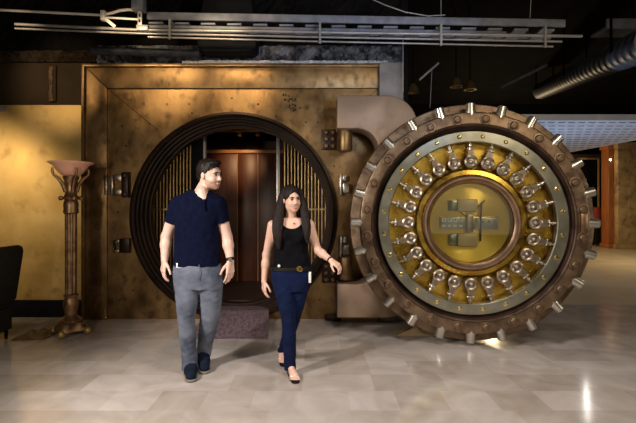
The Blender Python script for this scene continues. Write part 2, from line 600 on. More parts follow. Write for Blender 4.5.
lock_fitting(119, 185)
x, z = XW(118, YW) - HX, ZW(246, YW)
obj('keeper_block', MB().box((x - .05, -.05, z - .075), (x - .025, 0, z + .075)).box((x - .025, -.05, z + .045), (x + .035, 0, z + .075)).box((x - .025, -.05, z - .075), (x + .035, 0, z - .045)), M['nickel'], vault, 30, .004)
obj('keeper_latch', MB().box((x + .04, -.06, z - .08), (x + .17, 0, z + .10)), M['dark_bronze'], vault, 30, .006)
obj('hinge_strip', MB().box((XW(106, YW) - HX, -.06, ZW(195, YW)), (XW(109, YW) - HX, 0, ZW(176, YW))), M['nickel'], vault, 30, .004)
# right-hand fittings between doorway and door
for py in (185, 246):
    x, z = XW(343, YW) - HX, ZW(py, YW)
    mb = MB()
    mb.tube([(x - .03, -.05, z - .13), (x - .03, -.05, z + .13)], .028, 12)
    mb.box((x, -.08, z - .10), (x + .075, 0, z + .02))
    mb.box((x - .005, -.07, z + .05), (x + .04, 0, z + .12))
    obj('chrome_fitting', mb, M['chrome'], vault, 30, .006)
# nameplate strip low on the left border
obj('small_plate', MB().box((XW(90, YW) - HX, -.040, ZW(287, YW)), (XW(104, YW) - HX, -.034, ZW(285.4, YW))), M['pink_bronze'], vault)
# bolted plates and the fixed hinge knuckles
for zc, name in ((ZW(140, YW), 'u'), (ZW(272, YW), 'l')):
    x0, x1 = XW(322, YW) - HX, XW(337, YW) - HX
    hp = obj('hinge_plate', MB().box((x0, -.05, zc - .13), (x1 + .12, .0, zc + .13)), M['dark_bronze'], vault, 30, .008)
    bb = MB().lathe([(0, -.03), (.022, -.03), (.03, -.012), (.03, 0)], 8, 'Y').mesh('hinge_bolt', 30)
    for i in range(2):
        for j in range(3):
            o = link('hinge_bolt', bb, M['bronze'], hp)
            o.location = (x0 + .05 + i * .085, -.05, zc - .085 + j * .085)
    YH = 5.42
    kx = XW(345, YH) - HX
    zz = ZW(140, YH) if name == 'u' else ZW(268, YH)
    hh = .135
    kn = MB().lathe([(0, zz - hh), (.085, zz - hh), (.09, zz - hh + .01), (.09, zz + hh - .01), (.085, zz + hh), (0, zz + hh)], 32, 'Z', (kx, YH - YW, 0))
    kn.box((kx - .05, YH - YW + .05, zz - hh * .8), (kx + .05, 0, zz + hh * .8))
    obj('hinge_knuckle', kn, M['bronze_trim'], vault, 30)
obj('sill_block', MB().box((XW(325, YW) - HX, -.10, 0), (XW(341, YW) - HX, 0, .07)), M['dark_bronze'], vault, 30, .01)

# vault interior
zi = HZ - (HR - .128)
VX0, VX1, VY0, VY1 = -3.05, 1.05, 6.30, 9.0
struct('floor_vault', MB().box((VX0, VY0, zi - .1), (VX1, VY1, zi)), M['vaultfloor'])
struct('ceiling_vault', MB().box((VX0, VY0, 2.75), (VX1, VY1, 2.85)), M['darkwall'])
struct('wall_vault_left', MB().box((VX0 - .1, VY0, zi), (VX0, VY1, 2.75)), M['wood'])
struct('wall_vault_right', MB().box((VX1 - .02, VY0, zi), (VX1 + .06, VY1, 2.75)), M['wood'])
struct('wall_vault_back', MB().box((VX0, VY1, zi), (VX1, VY1 + .1, 2.75)), M['wood'])
YB = 7.9
wd = thing('wood_partition', 'red-brown timber panelling with pale top rail inside the vault', 'partition', (XW(240, YB), YB, zi))
xo = XW(240, YB)
edges = [196, 237.5, 258, 284]
for i in range(3):
    x0, x1 = XW(edges[i], YB) - xo + .006, XW(edges[i + 1], YB) - xo - .006
    obj('panel', MB().box((x0, 0, 0), (x1, .05, ZW(154, YB) - zi)), M['wood'], wd, 30, .006)
for px in (237.5, 258):
    xx = XW(px, YB) - xo
    obj('panel_bead', MB().box((xx - .008, -.012, 0), (xx + .008, .0, ZW(154, YB) - zi)), M['wood_light'], wd)
obj('top_rail', MB().box((XW(196, YB) - xo, -.05, ZW(153.5, YB) - zi), (XW(284, YB) - xo, .08, ZW(150, YB) - zi)), M['wood_light'], wd, 30, .008)
lt = thing('ceiling_track', 'slim pale track fitting under the vault ceiling above the timber panelling', 'light fitting', (XW(240, 7.6), 7.6, ZW(131, 7.6)))
obj('rail', MB().box((-.5, -.03, -.015), (.42, .03, .015)), M['brassbar'], lt)
obj('spot_head', MB().tube([(.0, 0, -.02), (.0, -.03, -.08)], [.02, .035], 12), M['brassbar'], lt)
obj('spot_head', MB().tube([(.3, 0, -.02), (.3, -.03, -.08)], [.02, .035], 12), M['brassbar'], lt)

# barred grilles either side of the inner opening
YG = 6.5
bar_me = MB().tube([(0, 0, 0), (0, 0, 2.52)], .0125, 10).mesh('bar', 40)
for name, p0, p1, lab in (('left', 142, 192, 'brass barred grille behind the walking man'), ('right', 283, 334, 'brass barred grille behind the woman, beside a pale steel post')):
    x0, x1 = XW(p0, YG), XW(p1, YG)
    g = thing('barred_grille', lab, 'grille', ((x0 + x1) / 2, YG, zi), 'barred grilles inside the round doorway')
    w = (x1 - x0) / 2
    n = 15
    for i in range(n):
        o = link('bar', bar_me, M['brassbar'], g)
        o.location = (-w + (i + .5) * 2 * w / n, 0, 0.015)
    for zz in (.03, 1.27, 2.5):
        obj('rail', MB().box((-w, -.016, zz - .012), (w, .016, zz + .012)), M['brassbar'], g)
    if name == 'left':
        obj('jamb', MB().box((w, -.03, 0), (w + XW(204, YG) - x1, .05, 2.55)), M['black'], g, 30, .004)
        obj('jamb_edge', MB().box((w + XW(204, YG) - x1, -.035, 0), (w + XW(206, YG) - x1, .05, 2.55)), M['jamb'], g)
    else:
        obj('post', MB().box((-w - (x0 - XW(276.5, YG)), -.04, 0), (-w - (x0 - XW(280, YG)), .05, 2.55)), M['jamb'], g, 30, .004)

# tread ramp
rx0, rx1 = XW(187, 4.9), XW(268, 4.9)
rm = MB()
n = 26
y0, y1, z1 = 4.9, 5.70, .118
rm.prism([(0, 0), (1, 0)], 0, 0) if False else None
pts = [(y0, 0.002)]
for i in range(n):
    ya, yb = y0 + (y1 - y0) * i / n, y0 + (y1 - y0) * (i + .6) / n
    pts += [(ya, .006 + z1 * i / n + .010), (yb, .006 + z1 * (i + .6) / n + .010), (yb + .003, .006 + z1 * (i + .6) / n)]
pts += [(y1 + .25, z1 + .012), (y1 + .25, z1 - .012), (y1, z1 - .03), (y1, .002)]
k = len(pts)
for xx in (rx0, rx1):
    for (yy, zz) in pts:
        rm.v.append((xx * (1 - .1 * 0) + (.06 if xx == rx0 else -.075) * (yy - y0) / (y1 - y0), yy, zz))
rm.f.append(list(range(k)))
rm.f.append([k + i for i in range(k)][::-1])
for i in range(k):
    j = (i + 1) % k
    rm.f.append([i, k + i, k + j, j])
tag(obj('threshold_ramp', rm, M['ramp'], None, 25), 'purple-grey ribbed tread ramp leading up into the round vault doorway', 'ramp')

# ------------------------------------------------------------------ vault door
DY, DZ = 4.60, 1.276
DX = XW(471.5, DY)
PHI = math.radians(8)
door = thing('vault_door', 'huge round vault door swung open, brass works and bolts showing', 'vault door', (DX, DY, 0), rotz=-PHI)
ctr = (0, 0, DZ)
obj('door_flange', MB().lathe([(0.2, .62), (1.17, .62), (1.20, .60), (1.20, .30), (1.25, .28), (1.262, .26), (1.262, .215), (1.250, .195), (1.10, .18), (0.2, .18)], 144, 'Y', ctr, closed=True), M['rim'], door, 25)
# plug rim: sloping outer wall carrying the locking bolts, flat front face carrying studs
obj('plug_rim', MB().lathe([(1.155, .19), (1.14, .02), (1.13, .004), (1.118, 0), (1.01, 0), (1.0, .012), (1.0, .19)], 144, 'Y', ctr, closed=True), M['rim'], door, 25)
obj('rim_bevel', MB().lathe([(1.012, -.012), (1.02, .0), (1.015, .02), (.965, .085), (.955, .17), (1.01, .17), (1.005, .0)], 144, 'Y', ctr, closed=True), M['rim_dark'], door, 25)
obj('rim_gap', MB().lathe([(.99, .14), (.90, .14), (.90, .18), (.99, .18)], 144, 'Y', ctr, closed=True), M['black'], door, 25)
obj('steel_ring', MB().lathe([(.948, .03), (.940, .022), (.842, .022), (.834, .03), (.834, .10), (.948, .10)], 144, 'Y', ctr, closed=True), M['steel'], door, 25)
obj('works_plate', MB().lathe([(.85, .172), (.50, .172), (.50, .185), (.85, .185)], 96, 'Y', ctr, closed=True), M['brass'], door, 25)
obj('works_wall', MB().lathe([(.836, .09), (.845, .172), (.86, .172), (.86, .09)], 96, 'Y', ctr, closed=True), M['rim_dark'], door, 25)

bolt_me = MB().lathe([(0, .098), (.040, .098), (.047, .090), (.047, .012), (.056, .010), (.056, -.03), (0, -.03)], 20, 'Z')
bolt = obj('locking_bolt', bolt_me, M['chrome'], door, 30)
seatb = MB().lathe([(.075, .002), (.055, .014), (.0, .014)], 16, 'Z')
bolts = [bolt]
stud = obj('rim_stud', MB().lathe([(0, -.045), (.026, -.044), (.036, -.034), (.040, -.010), (.056, -.008), (.060, .004)], 18, 'Y'), M['rim'], door, 30)
rvt = obj('ring_screw', MB().lathe([(0, -.010), (.011, -.010), (.014, -.004), (.022, -.002), (.022, .004)], 12, 'Y'), M['goldbuckle'], door, 30)
rod = obj('bolt_rod', MB().tube([(0, .055, .675), (0, .055, .835)], .0135, 10), M['nickel'], door, 30)
kb = MB()
kb.torus((0, .03, .632), .050, .021, 'Y', 22, 8)
kb.lathe([(0, .012), (.030, .016), (.034, .03), (.034, .075), (0, .075)], 18, 'Y', (0, 0, .625))
kb.prism([(-.058, .650), (.058, .650), (.034, .705), (.026, .745), (-.026, .745), (-.034, .705)], .022, .066)
obj('rod_end', kb, M['nickel'], rod, 30, 0)
obj('end_cap', MB().sphere((0, .012, .625), .018, 12, 8), M['chrome'], rod, 60)
cb = MB()
for zz, r in ((.735, .021), (.765, .026), (.80, .021)):
    cb.tube([(0, .055, zz - .010), (0, .055, zz + .010)], r, 12)
cb.sphere((-.026, .05, .765), .013, 8, 6)
cb.sphere((.026, .05, .765), .013, 8, 6)
obj('rod_collar', cb, M['chrome'], rod, 40)
obj('rod_foot', MB().box((-.016, .06, .60), (.016, .172, .65)), M['nickel'], rod)
first = True
for k in range(24):
    a = k * 2 * PI / 24
    # bolt k: local +Z turned about Y
    b_ = bolt if first else copy_child(bolt, door)
    R_ = 1.138
    b_.location = (R_ * math.sin(a), .055, DZ + R_ * math.cos(a))
    b_.rotation_euler = (0, a, 0)
    s_ = stud if first else copy_child(stud, door)
    a2 = a + PI / 24
    s_.location = (1.068 * math.sin(a2), 0, DZ + 1.068 * math.cos(a2))
    r_ = rvt if first else copy_child(rvt, door)
    r_.location = (.892 * math.sin(a2), .022, DZ + .892 * math.cos(a2))
    d_ = rod if first else copy_child(rod, door)
    d_.location = (0, 0, DZ)
    d_.rotation_euler = (0, a, 0)
    first = False
# strap on the rim's right side
obj('rim_strap', MB().prism([(1.035, DZ - .10), (1.10, DZ - .10), (1.10, DZ + .10), (1.035, DZ + .10)], -.02, .01), M['pink_bronze'], door, 30, .01)
# centre: brass shoulder, rose bezel, turned disc, glass
obj('brass_shoulder', MB().lathe([(.575, .172), (.565, .07), (.545, .045), (.50, .035), (.48, .06), (.48, .172)], 96, 'Y', ctr, closed=True), M['brass'], door, 25)
obj('bezel', MB().lathe([(.490, .04), (.485, -.010), (.470, -.028), (.452, -.028), (.440, -.010), (.422, .004), (.412, .03), (.408, .14), (.490, .14)], 96, 'Y', ctr, closed=True), M['pink_bronze'], door, 25)
obj('turned_disc', MB().lathe([(0, .12), (.41, .12), (.41, .135), (0, .135)], 96, 'Y', ctr), M['brass_disc'], door, 25)
obj('glass_pane', MB().lathe([(0, .012), (.408, .012), (.408, .018), (0, .018)], 96, 'Y', ctr), M['glass'], door, 25)
# time lock works
tl = obj('time_lock', MB().box((-.305, .085, DZ - .058), (.285, .12, DZ + .062)), M['brass'], door, 30, .008)


def D(px, py):
    """door-face local x, z from a photo pixel on the works"""
    return (px - 470.5) / 97.8, DZ + (224.5 - py) / 97.8


def tbox(name, x0, y0, x1, y1, d0, d1, m, bev=.006, parent=None):
    (a, c), (b, d) = D(x0, y1), D(x1, y0)
    return obj(name, MB().box((a, d0, c), (b, d1, d)), m, parent or tl, 30, bev)


tbox('dial_plate', 441.5, 219, 465.5, 231, .072, .086, M['greyplate'])
tbox('dial_plate', 475, 219.5, 498, 231, .072, .086, M['greyplate'])
tbox('centre_block', 466.5, 216, 473.5, 234, .05, .10, M['nickel'], .01)
for i in range(4):
    px = 444.6 + i * 5.6
    (xx, zz) = D(px, 222)
    obj('dial', MB().lathe([(0, .064), (.021, .066), (.024, .072)], 16, 'Y', (xx, 0, zz)), M['dial'], tl, 30)
    obj('dial_hand', MB().box((xx - .003, .061, zz - .004), (xx + .003, .065, zz + .018)), M['black'], tl)
    tbox('dial_tag', px - 1.8, 226.6, px + 1.6, 228.8, .068, .074, M['dial'], .0)
    (xx, zz) = D(478 + i * 5.6, 223)
    obj('winding_stem', MB().lathe([(0, .060), (.010, .060), (.014, .072)], 12, 'Y', (xx, 0, zz)), M['nickel'], tl, 30)
for ya, yb in ((200.5, 213.5), (235, 249)):
    tbox('drive_case', 458, ya, 478, yb, .06, .12, M['tan_case'], .018)
    tbox('drive_cap', 449.5, ya + 1, 458.5, yb - 1, .055, .12, M['steel'], .014)
a, b = D(481.5, 204), D(480.5, 243)
obj('link_rod', MB().tube([(a[0], .075, a[1]), (b[0], .075, b[1])], .010, 10), M['pink_bronze'], tl)
a, b = D(474, 213), D(485, 202)
obj('link_rod', MB().tube([(a[0], .08, a[1]), (b[0], .08, b[1])], .008, 10), M['pink_bronze'], tl)
a, b = D(462, 213), D(469, 219)
obj('link_rod', MB().tube([(a[0], .08, a[1]), (b[0], .08, b[1])], .010, 10), M['brass'], tl)

# crane hinge (built in the world, then expressed in the door's turned frame)
YA0, YA1 = 5.24, 5.58
S = YA0 / F_PX


def arc(cx, cz, r, a0, a1, n=10):
    return [(cx + r * math.cos(a0 + (a1 - a0) * i / n), cz + r * math.sin(a0 + (a1 - a0) * i / n)) for i in range(n + 1)]


X = lambda p: XW(p, YA0)
Z = lambda p: ZW(p, YA0)
r1, r2 = .36, .26
xa, xb = X(337), X(418)
zA, zB = Z(95), Z(318) + .0
pts = [(xa, zA)]
pts += arc(xb - r1, zA - r1, r1, PI / 2, 0)
pts += arc(xb - r1, zB + r1, r1, 0, -PI / 2, 8)
pts += [(xa, zB), (xa, Z(284))]
ix = X(379)
pts += arc(ix - r2, Z(284) + r2, r2, -PI / 2, 0)
pts += arc(ix - r2, Z(128.5) - r2, r2, 0, PI / 2)
pts += [(xa, Z(128.5))]
cr = MB().prism(pts, YA0, YA1)
cs, sn = math.cos(PHI), math.sin(PHI)
cr.v = [((x - DX) * cs - (y - DY) * sn, (x - DX) * sn + (y - DY) * cs, z) for x, y, z in cr.v]
obj('crane_hinge', cr, M['arm'], door, 30, .02)

# wedges chocking the door
w = MB()
yy0, yy1 = 5.02, 5.16
xa_, xb_ = XW(395.5, 5.05), XW(433, 5.05)
w.v = [(xa_, yy0, .001), (xb_, yy0, .001), (xb_, yy0, .03), (xa_ + .20, yy0, .095), (xa_ + .02, yy1, .001), (xb_, yy1, .001), (xb_, yy1, .03), (xa_ + .22, yy1, .095)]
w.f = [[0, 1, 2, 3], [7, 6, 5, 4], [0, 4, 5, 1], [1, 5, 6, 2], [2, 6, 7, 3], [3, 7, 4, 0]]
tag(obj('floor_wedge', w, M['wedge'], None), 'pale wooden wedge on the marble under the left edge of the round door', 'wedge')

# ------------------------------------------------------------------ gold panel, left corner
YP = 5.88
gp = thing('gold_panel', 'tall gold-leaf wall panel standing behind the floor lamp', 'wall panel', (XW(0, YP), YP, ZW(300, YP)))
gx0, gx1, gz1 = -2.2, XW(82, YP) - XW(0, YP), ZW(105, YP) - ZW(300, YP)
obj('board', MB().box((gx0, 0, 0), (gx1, .05, gz1)), M['gold'], gp, 30, .004)
obj('edge_strip', MB().box((gx1 - .006, -.008, -.25), (gx1 + .012, .05, gz1)), M['gold'], gp)
obj('paper_tag', MB().box((XW(-2, YP) - XW(0, YP), -.004, gz1 - .085), (XW(6.5, YP) - XW(0, YP), 0, gz1 - .01)), M['plaster_grey'], gp)
up = thing('timber_batten', 'splintered timber batten fixed upright above the gold panel', 'batten', (XW(53, 5.9), 5.9, ZW(101, 5.9)))
obj('post', MB().box((-.04, 0, 0), (.035, .03, .47)), M['darkpanel'], up)
bt = MB()
rng = random.Random(8)
for i in range(10):
    bt.box((-.05 + rng.random() * .01, -.012, .045 * i), (-.012 + rng.random() * .018, 0, .045 * i + .043))
obj('split_face', bt, M['pink_bronze'], up)

# ------------------------------------------------------------------ floor lamp
YL = 5.10
SL = YL / F_PX
lx = XW(71, YL)
lamp = thing('floor_lamp', 'tall antique brass torchiere with fluted column and pink glass bowl', 'floor lamp', (lx, YL, 0))
H = lambda py: ZW(py, YL)
prof = [(0, H(322)), (.06, H(322)), (.115, H(321)), (.12, H(319)), (.10, H(317.5)), (.075, H(316)), (.06, H(314)), (.072, H(309)), (.082, H(304)), (.078, H(300)), (.058, H(297)), (.075, H(296)), (.078, H(294.5)), (.060, H(293))]
obj('urn', MB().lathe(prof, 32, 'Z'), M['lampmetal'], lamp, 40)
obj('column', MB().lathe([(.058, H(293.5)), (.062, H(292)), (.064, H(215)), (.060, H(213))], 60, 'Z', flute=10, fdepth=.22, frange=(H(293), H(214))), M['lampmetal'], lamp, 60)
prof = [(.062, H(214)), (.080, H(213)), (.082, H(211)), (.074, H(209)), (.080, H(205)), (.072, H(201)), (.064, H(200)), (.095, H(199)), (.10, H(198)), (.085, H(197)), (.064, H(195)), (.056, H(190)), (.062, H(184)), (.078, H(179)), (.086, H(176.5)), (.0, H(176.5))]
obj('capital', MB().lathe(prof, 32, 'Z'), M['lampmetal'], lamp, 40)
for k in range(4):
    a = PI / 4 + k * PI / 2
    kb = MB().sphere((.105 * math.cos(a), .105 * math.sin(a), H(198.2)), .026, 12, 8)
    obj('knob', kb, M['lampmetal'], lamp, 60)
    pts = [(.055, H(192)), (.085, H(184)), (.13, H(178.5)), (.175, H(175.5)), (.19, H(172)), (.185, H(168.5))]
    obj('bracket', MB().tube([(r * math.cos(a), r * math.sin(a), z) for r, z in pts], [.022, .022, .018, .015, .015, .012], 8), M['lampmetal'], lamp, 60)
prof = [(0, H(176.3)), (.07, H(176)), (.12, H(173.5)), (.155, H(169.5)), (.185, H(165.5)), (.235, H(163.2)), (.238, H(162.4)), (.18, H(164.2)), (.15, H(167.5)), (.115, H(171.5)), (.06, H(174)), (0, H(174.4))]
obj('glass_bowl', MB().lathe(prof, 48, 'Z'), M['pinkglass'], lamp, 50)
# foot plate with concave sides, four balls
pl = []
for k in range(48):
    a = 2 * PI * k / 48
    r = .135 + .055 * abs(math.cos(2 * a)) ** 2.2
    pl.append((r * math.cos(a), r * math.sin(a)))
fp = MB()
n = len(pl)
for zz, s in ((.052, 1), (.088, .97), (H(322) + .004, .70)):
    for (xx, yy) in pl:
        fp.v.append((xx * s, yy * s, zz))
for j in range(2):
    for k in range(n):
        k2 = (k + 1) % n
        fp.f.append([j * n + k, j * n + k2, (j + 1) * n + k2, (j + 1) * n + k])
fp.f.append(list(range(n))[::-1])
fp.f.append([2 * n + k for k in range(n)])
obj('foot_plate', fp, M['lampmetal'], lamp, 30)
for k in range(4):
    a = k * PI / 2 
    obj('ball_foot', MB().sphere((.192 * math.cos(a), .192 * math.sin(a), .042), .042, 14, 10), M['brassbar'], lamp, 60)

# crumpled heap on the floor
hp_ = MB()
rng = random.Random(12)
nx_, ny_ = 26, 12
x0_, x1_ = XW(20, 5.0), XW(52, 5.0)
for j in range(ny_ + 1):
    for i in range(nx_ + 1):
        u_, v_ = i / nx_, j / ny_
        e_ = (math.sin(PI * u_) ** .6) * (math.sin(PI * v_) ** .6)
        hp_.v.append((x0_ + (x1_ - x0_) * u_ + rng.uniform(-.008, .008), 4.82 + .36 * v_ + .05 * u_, .003 + e_ * (.035 + .045 * abs(math.sin(u_ * 9 + v_ * 4)) * rng.uniform(.6, 1))))
for j in range(ny_):
    for i in range(nx_):
        a = j * (nx_ + 1) + i
        hp_.f.append([a, a + 1, a + nx_ + 2, a + nx_ + 1])
hp_.f.append([i for i in range(nx_ + 1)][::-1] + [j * (nx_ + 1) for j in range(1, ny_ + 1)] + [ny_ * (nx_ + 1) + i for i in range(1, nx_ + 1)] + [j * (nx_ + 1) + nx_ for j in range(ny_ - 1, 0, -1)])
tag(obj('crumpled_cloth', hp_, M['lampmetal_cloth'], None, 50), 'low crumpled brown cloth on the floor between the chair and the floor lamp', 'cloth')

# ------------------------------------------------------------------ chair at the left edge
chx, chy = -3.57, 4.66
ch = thing('armchair', 'charcoal upholstered chair cut off by the photo edge', 'chair', (chx, chy, 0))


def cushion(lo, hi, bev):
    return MB().box(lo, hi), bev


mb = MB()
bk = [(-.34, -.06), (.10, -.06), (.12, .06), (-.32, .06)]
# backrest leans; profile in XZ extruded in Y
mb = MB().prism([(.16, .40), (.255, .42), (.335, .95), (.325, 1.01), (.275, 1.03), (.225, 1.0)], -.30, .30)
obj('backrest', mb, M['chairfab'], ch, 40, .025)
obj('seat', MB().box((-.36, -.31, .34), (.20, .31, .47)), M['chairfab'], ch, 40, .035)
obj('skirt', MB().box((-.34, -.30, .10), (.20, .30, .34)), M['chairfab'], ch, 40, .01)
for sx in (-.30, .16):
    for sy in (-.26, .26):
        obj('leg', MB().tube([(sx, sy, .10), (sx, sy, 0)], [.022, .016], 10), M['black'], ch)

# ------------------------------------------------------------------ overhead services
YC = 5.05


def pipe(name, pts, r, m, label, cat, group=None, Y=YC):
    w = [P(a, b, (Y if len(q) < 1 else q[0])) for a, b, *q in pts]
    return tag(obj(name, MB().tube(w, r, 10), m, None, 60), label, cat, group)


pipe('conduit_pipe', [(-30, 8.5), (104, 15.2)], .014, M['whitepipe'], 'pale conduit at upper left ending at the small white elbow clamp', 'conduit')
pipe('conduit_pipe', [(15, 24.2), (140, 30), (290, 31.8), (582, 36.2)], .016, M['conduit'], 'uppermost of the steel conduits running just below the cable tray', 'conduit', 'steel conduits under the cable tray')
pipe('conduit_pipe', [(15, 28.5), (140, 33.5), (290, 36.6), (562, 41.5)], .011, M['conduit'], 'middle steel conduit below the cable tray', 'conduit', 'steel conduits under the cable tray')
pipe('conduit_pipe', [(148, 37), (290, 40.8), (553, 46.5)], .010, M['conduit'], 'lowest and thinnest steel conduit below the cable tray', 'conduit', 'steel conduits under the cable tray')
pipe('conduit_pipe', [(104, 17.5), (140, 19.5)], .012, M['whitepipe'], 'short pale conduit from the elbow clamp to the bracket', 'conduit')
pipe('flexible_hose', [(104, 14.5), (112, 13), (120, 10.5), (128, 9.6), (136, 10)], .016, M['whitepipe'], 'white curved hose rising from the elbow clamp to the square junction box', 'hose')
ec = thing('pipe_clamp', 'small white elbow clamp where the pale conduits meet at upper left', 'clamp', P(103.5, 15.5, YC - .02))
obj('clamp_block', MB().box((-.025, -.03, -.06), (.025, .03, .05)), M['whitepipe'], ec, 30, .006)
obj('diagonal_strap', MB().beam((.01, -.01, -.03), (.135, -.01, -.13), .012, .035), M['whitepipe'], ec)
jb = thing('junction_box', 'square grey junction box with a slotted bracket at the tray end', 'junction box', P(139, 6, YC))
obj('box_body', MB().box((-.065, -.06, -.06), (.065, .06, .085)), M['galv'], jb, 30, .006)
br_ = obj('bracket', MB().box((-.01, -.02, -.22), (.04, .0, -.06)).box((-.02, -.03, -.28), (.11, .03, -.22)), M['conduit'], jb, 30, .004)
for i in range(2):
    obj('slot', MB().box((.005, -.024, -.13 - .06 * i), (.025, -.018, -.10 - .06 * i)), M['black'], br_)
# cable tray
ty = 5.15
a, b = P(147, 12.5, ty), P(565, 20, ty)
tray = thing('cable_tray', 'long grey-blue slotted steel cable tray crossing above the vault', 'cable tray', a)
v = b - a
dd = v.normalized()
sd = obj('side_rail', MB().beam((0, 0, -.04), v + Vector((0, 0, -.04)), .03, .085), M['galv'], tray, 30, .006)
obj('side_rail', MB().beam((0, .32, -.06), v + Vector((0, .32, -.06)), .03, .085), M['galv'], tray, 30, .006)
obj('lower_rail', MB().beam((0, .02, -.155), v * .86 + Vector((0, .02, -.155)), .03, .032), M['galv'], tray, 30, .003)
n = 16
for i in range(n):
    p = v * ((i + .4) / n)
    obj('rung', MB().box((p.x - .10, -.0, p.z - .125), (p.x + .06, .33, p.z - .105)), M['galv'], tray)
for px in (170, 320, 441, 545):
    q = P(px, 30, 5.03) - tray.location
    top_, bot_ = P(px, 22 + (px - 300) * .018, 5.03).z - tray.location.z, P(px, 42.5 + (px - 300) * .018 + (.8 if px > 300 else -.8), 5.03).z - tray.location.z
    obj('conduit_clip', MB().box((q.x - .012, -.135, bot_), (q.x + .012, -.118, top_)).box((q.x - .012, -.118, top_ - .02), (q.x + .012, .0, top_)), M['conduit'], tray)
pipe('hanger_rod', [(441, -40), (441, 37)], .005, M['conduit'], 'thin steel hanger rod holding the cable tray above the door', 'hanger rod', Y=5.2)
pipe('hanger_rod', [(533, -40), (530, 18)], .005, M['conduit'], 'thin slanting hanger rod near the right end of the cable tray', 'hanger rod', Y=5.2)
pipe('cable', [(365, -4), (385, 5), (405, 12), (428, 16), (445, 15.0)], .007, M['conduit'], 'pale cable drooping from the ceiling to the cable tray', 'cable', Y=5.15)
pipe('conduit_pipe', [(403, 38), (403, 92)], .007, M['conduit'], 'thin upright conduit at the corner of the vault front', 'conduit', Y=5.55)
pipe('strut_bar', [(419, 80), (438.5, 63)], .016, M['conduit'], 'short pale tilted strut hanging above the hinge arm', 'strut', Y=6.2)
pipe('hanger_rod', [(432, 69), (430, 108)], .005, M['conduit'], 'thin rod hanging from the short tilted strut', 'hanger rod', Y=6.2)
pipe('strut_bar', [(500, 88), (547, 65)], .03, M['galv'], 'dim grey strut beside the ribbed air duct', 'strut', Y=9)
tr2 = thing('cable_tray', 'short dark blue cable tray end above the ribbed duct', 'cable tray', P(606, 24, 7))
obj('side_rail', MB().box((0, -.02, -.08), (1.5, .02, .08)), M['galv'], tr2, 30, .006)
obj('rung', MB().box((0, .02, -.06), (1.5, .4, -.03)), M['galv'], tr2)
# black hood behind the tray
hd = MB()
yA = 5.5
ps = [(206, -20), (249, -20), (256, 33), (256, 47), (250, 51), (203, 51), (197, 47), (197, 33)]
hd.prism([(P(a, b, yA).x, P(a, b, yA).z) for a, b in ps], yA, yA + .3)
tag(obj('duct_hood', hd, M['black'], None, 30, .02), 'black flared hood hanging behind the cable tray over the doorway', 'hood')
# grey-blue insulated pipe above the vault's left
pipe('lagged_pipe', [(92, 50.5), (200, 54.0)], .05, M['slate'], 'thick dark grey lagged pipe lying along the top of the vault', 'pipe', Y=5.62)
# round ribbed duct
d0, d1 = P(655, 40, 5.5), P(541, 91, 12.9)
dm = MB()
n = 150
vv = d1 - d0
pts, rs = [], []
for i in range(n + 1):
    pts.append(d0 + vv * (i / n))
    rs.append(.205 if i % 5 else .222)
duct = tag(obj('air_duct', dm.tube(pts, rs, 32), M['duct_steel'], None, 25), 'round ribbed silver air duct at upper right running into the dark', 'air duct')
for t in (.12, .5, .93):
    q = d0 + vv * t
    for sx in (-.232, .232):
        obj('hanger_strap', MB().box((q.x + sx - .008, q.y - .02, q.z), (q.x + sx + .008, q.y + .02, CEIL)), M['near_black'], duct)
# dim brass ceiling fittings in the void above the hinge
for i, (px, py, lab) in enumerate(((413, 90, 'dim brass spotlight nearest the corner of the vault'), (456, 84, 'dim brass spotlight above the hinge arm'), (470, 87, 'dim brass spotlight beside its twin above the round door'))):
    q = P(px, py, 9)
    s_ = thing('ceiling_spotlight', lab, 'spotlight', q, 'brass spotlights hanging in the dark void')
    obj('head', MB().lathe([(0, .12), (.05, .12), (.09, .05), (.12, -.06), (.10, -.06), (.06, .04), (0, .06)], 20, 'Z'), M['brassbar'], s_, 40)
    obj('stem', MB().tube([(0, 0, .12), (0, 0, CEIL - q.z)], .012, 8), M['black'], s_)

# ------------------------------------------------------------------ far room on the right
zs = 2.77
so = MB()
poly = [(2.0, 6.92), (5.6, 6.92), (6.45, 8.4), (6.18, 11.25), (2.0, 11.25)]
n = len(poly)
for zz in (zs, zs + .09):
    for (xx, yy) in poly:
        so.v.append((xx, yy, zz))
so.f.append(list(range(n))[::-1])
so.f.append([n + i for i in range(n)])
for i in range(n):
    j = (i + 1) % n
    so.f.append([i, j, n + j, n + i])
dk = thing('perforated_canopy', 'pale perforated flat canopy over the room behind the round door', 'canopy')
obj('panel', so, M['deck'], dk)
rows = MB()
rng = random.Random(2)
for r in range(13):
    yy = 7.1 + r * .30
    xx = 2.2
    while xx < min(5.6 + (yy - 6.92) * .57, 6.25) - .15:
        rows.box((xx, yy, zs - .004), (xx + .10, yy + .030, zs + .001))
        xx += .16
ro = obj('slot_rows', rows, M['slate'], dk)
ro['kind'] = 'stuff'


def column(px0, px1, Y, m, name, label, ztop=3.6, cap=True):
    x0, x1 = XW(px0, Y), XW(px1, Y)
    t = thing(name, label, 'column', ((x0 + x1) / 2, Y, 0))
    w = (x1 - x0) / 2
    obj('shaft', MB().box((-w, 0, .16), (w, .4, ztop - .2)), m, t, 30, .02)
    obj('base', MB().box((-w - .04, -.04, 0), (w + .04, .44, .16)), m, t, 30, .02)
    obj('capital', MB().box((-w - .04, -.04, ztop - .2), (w + .04, .44, ztop)), m, t, 30, .02)
    return t


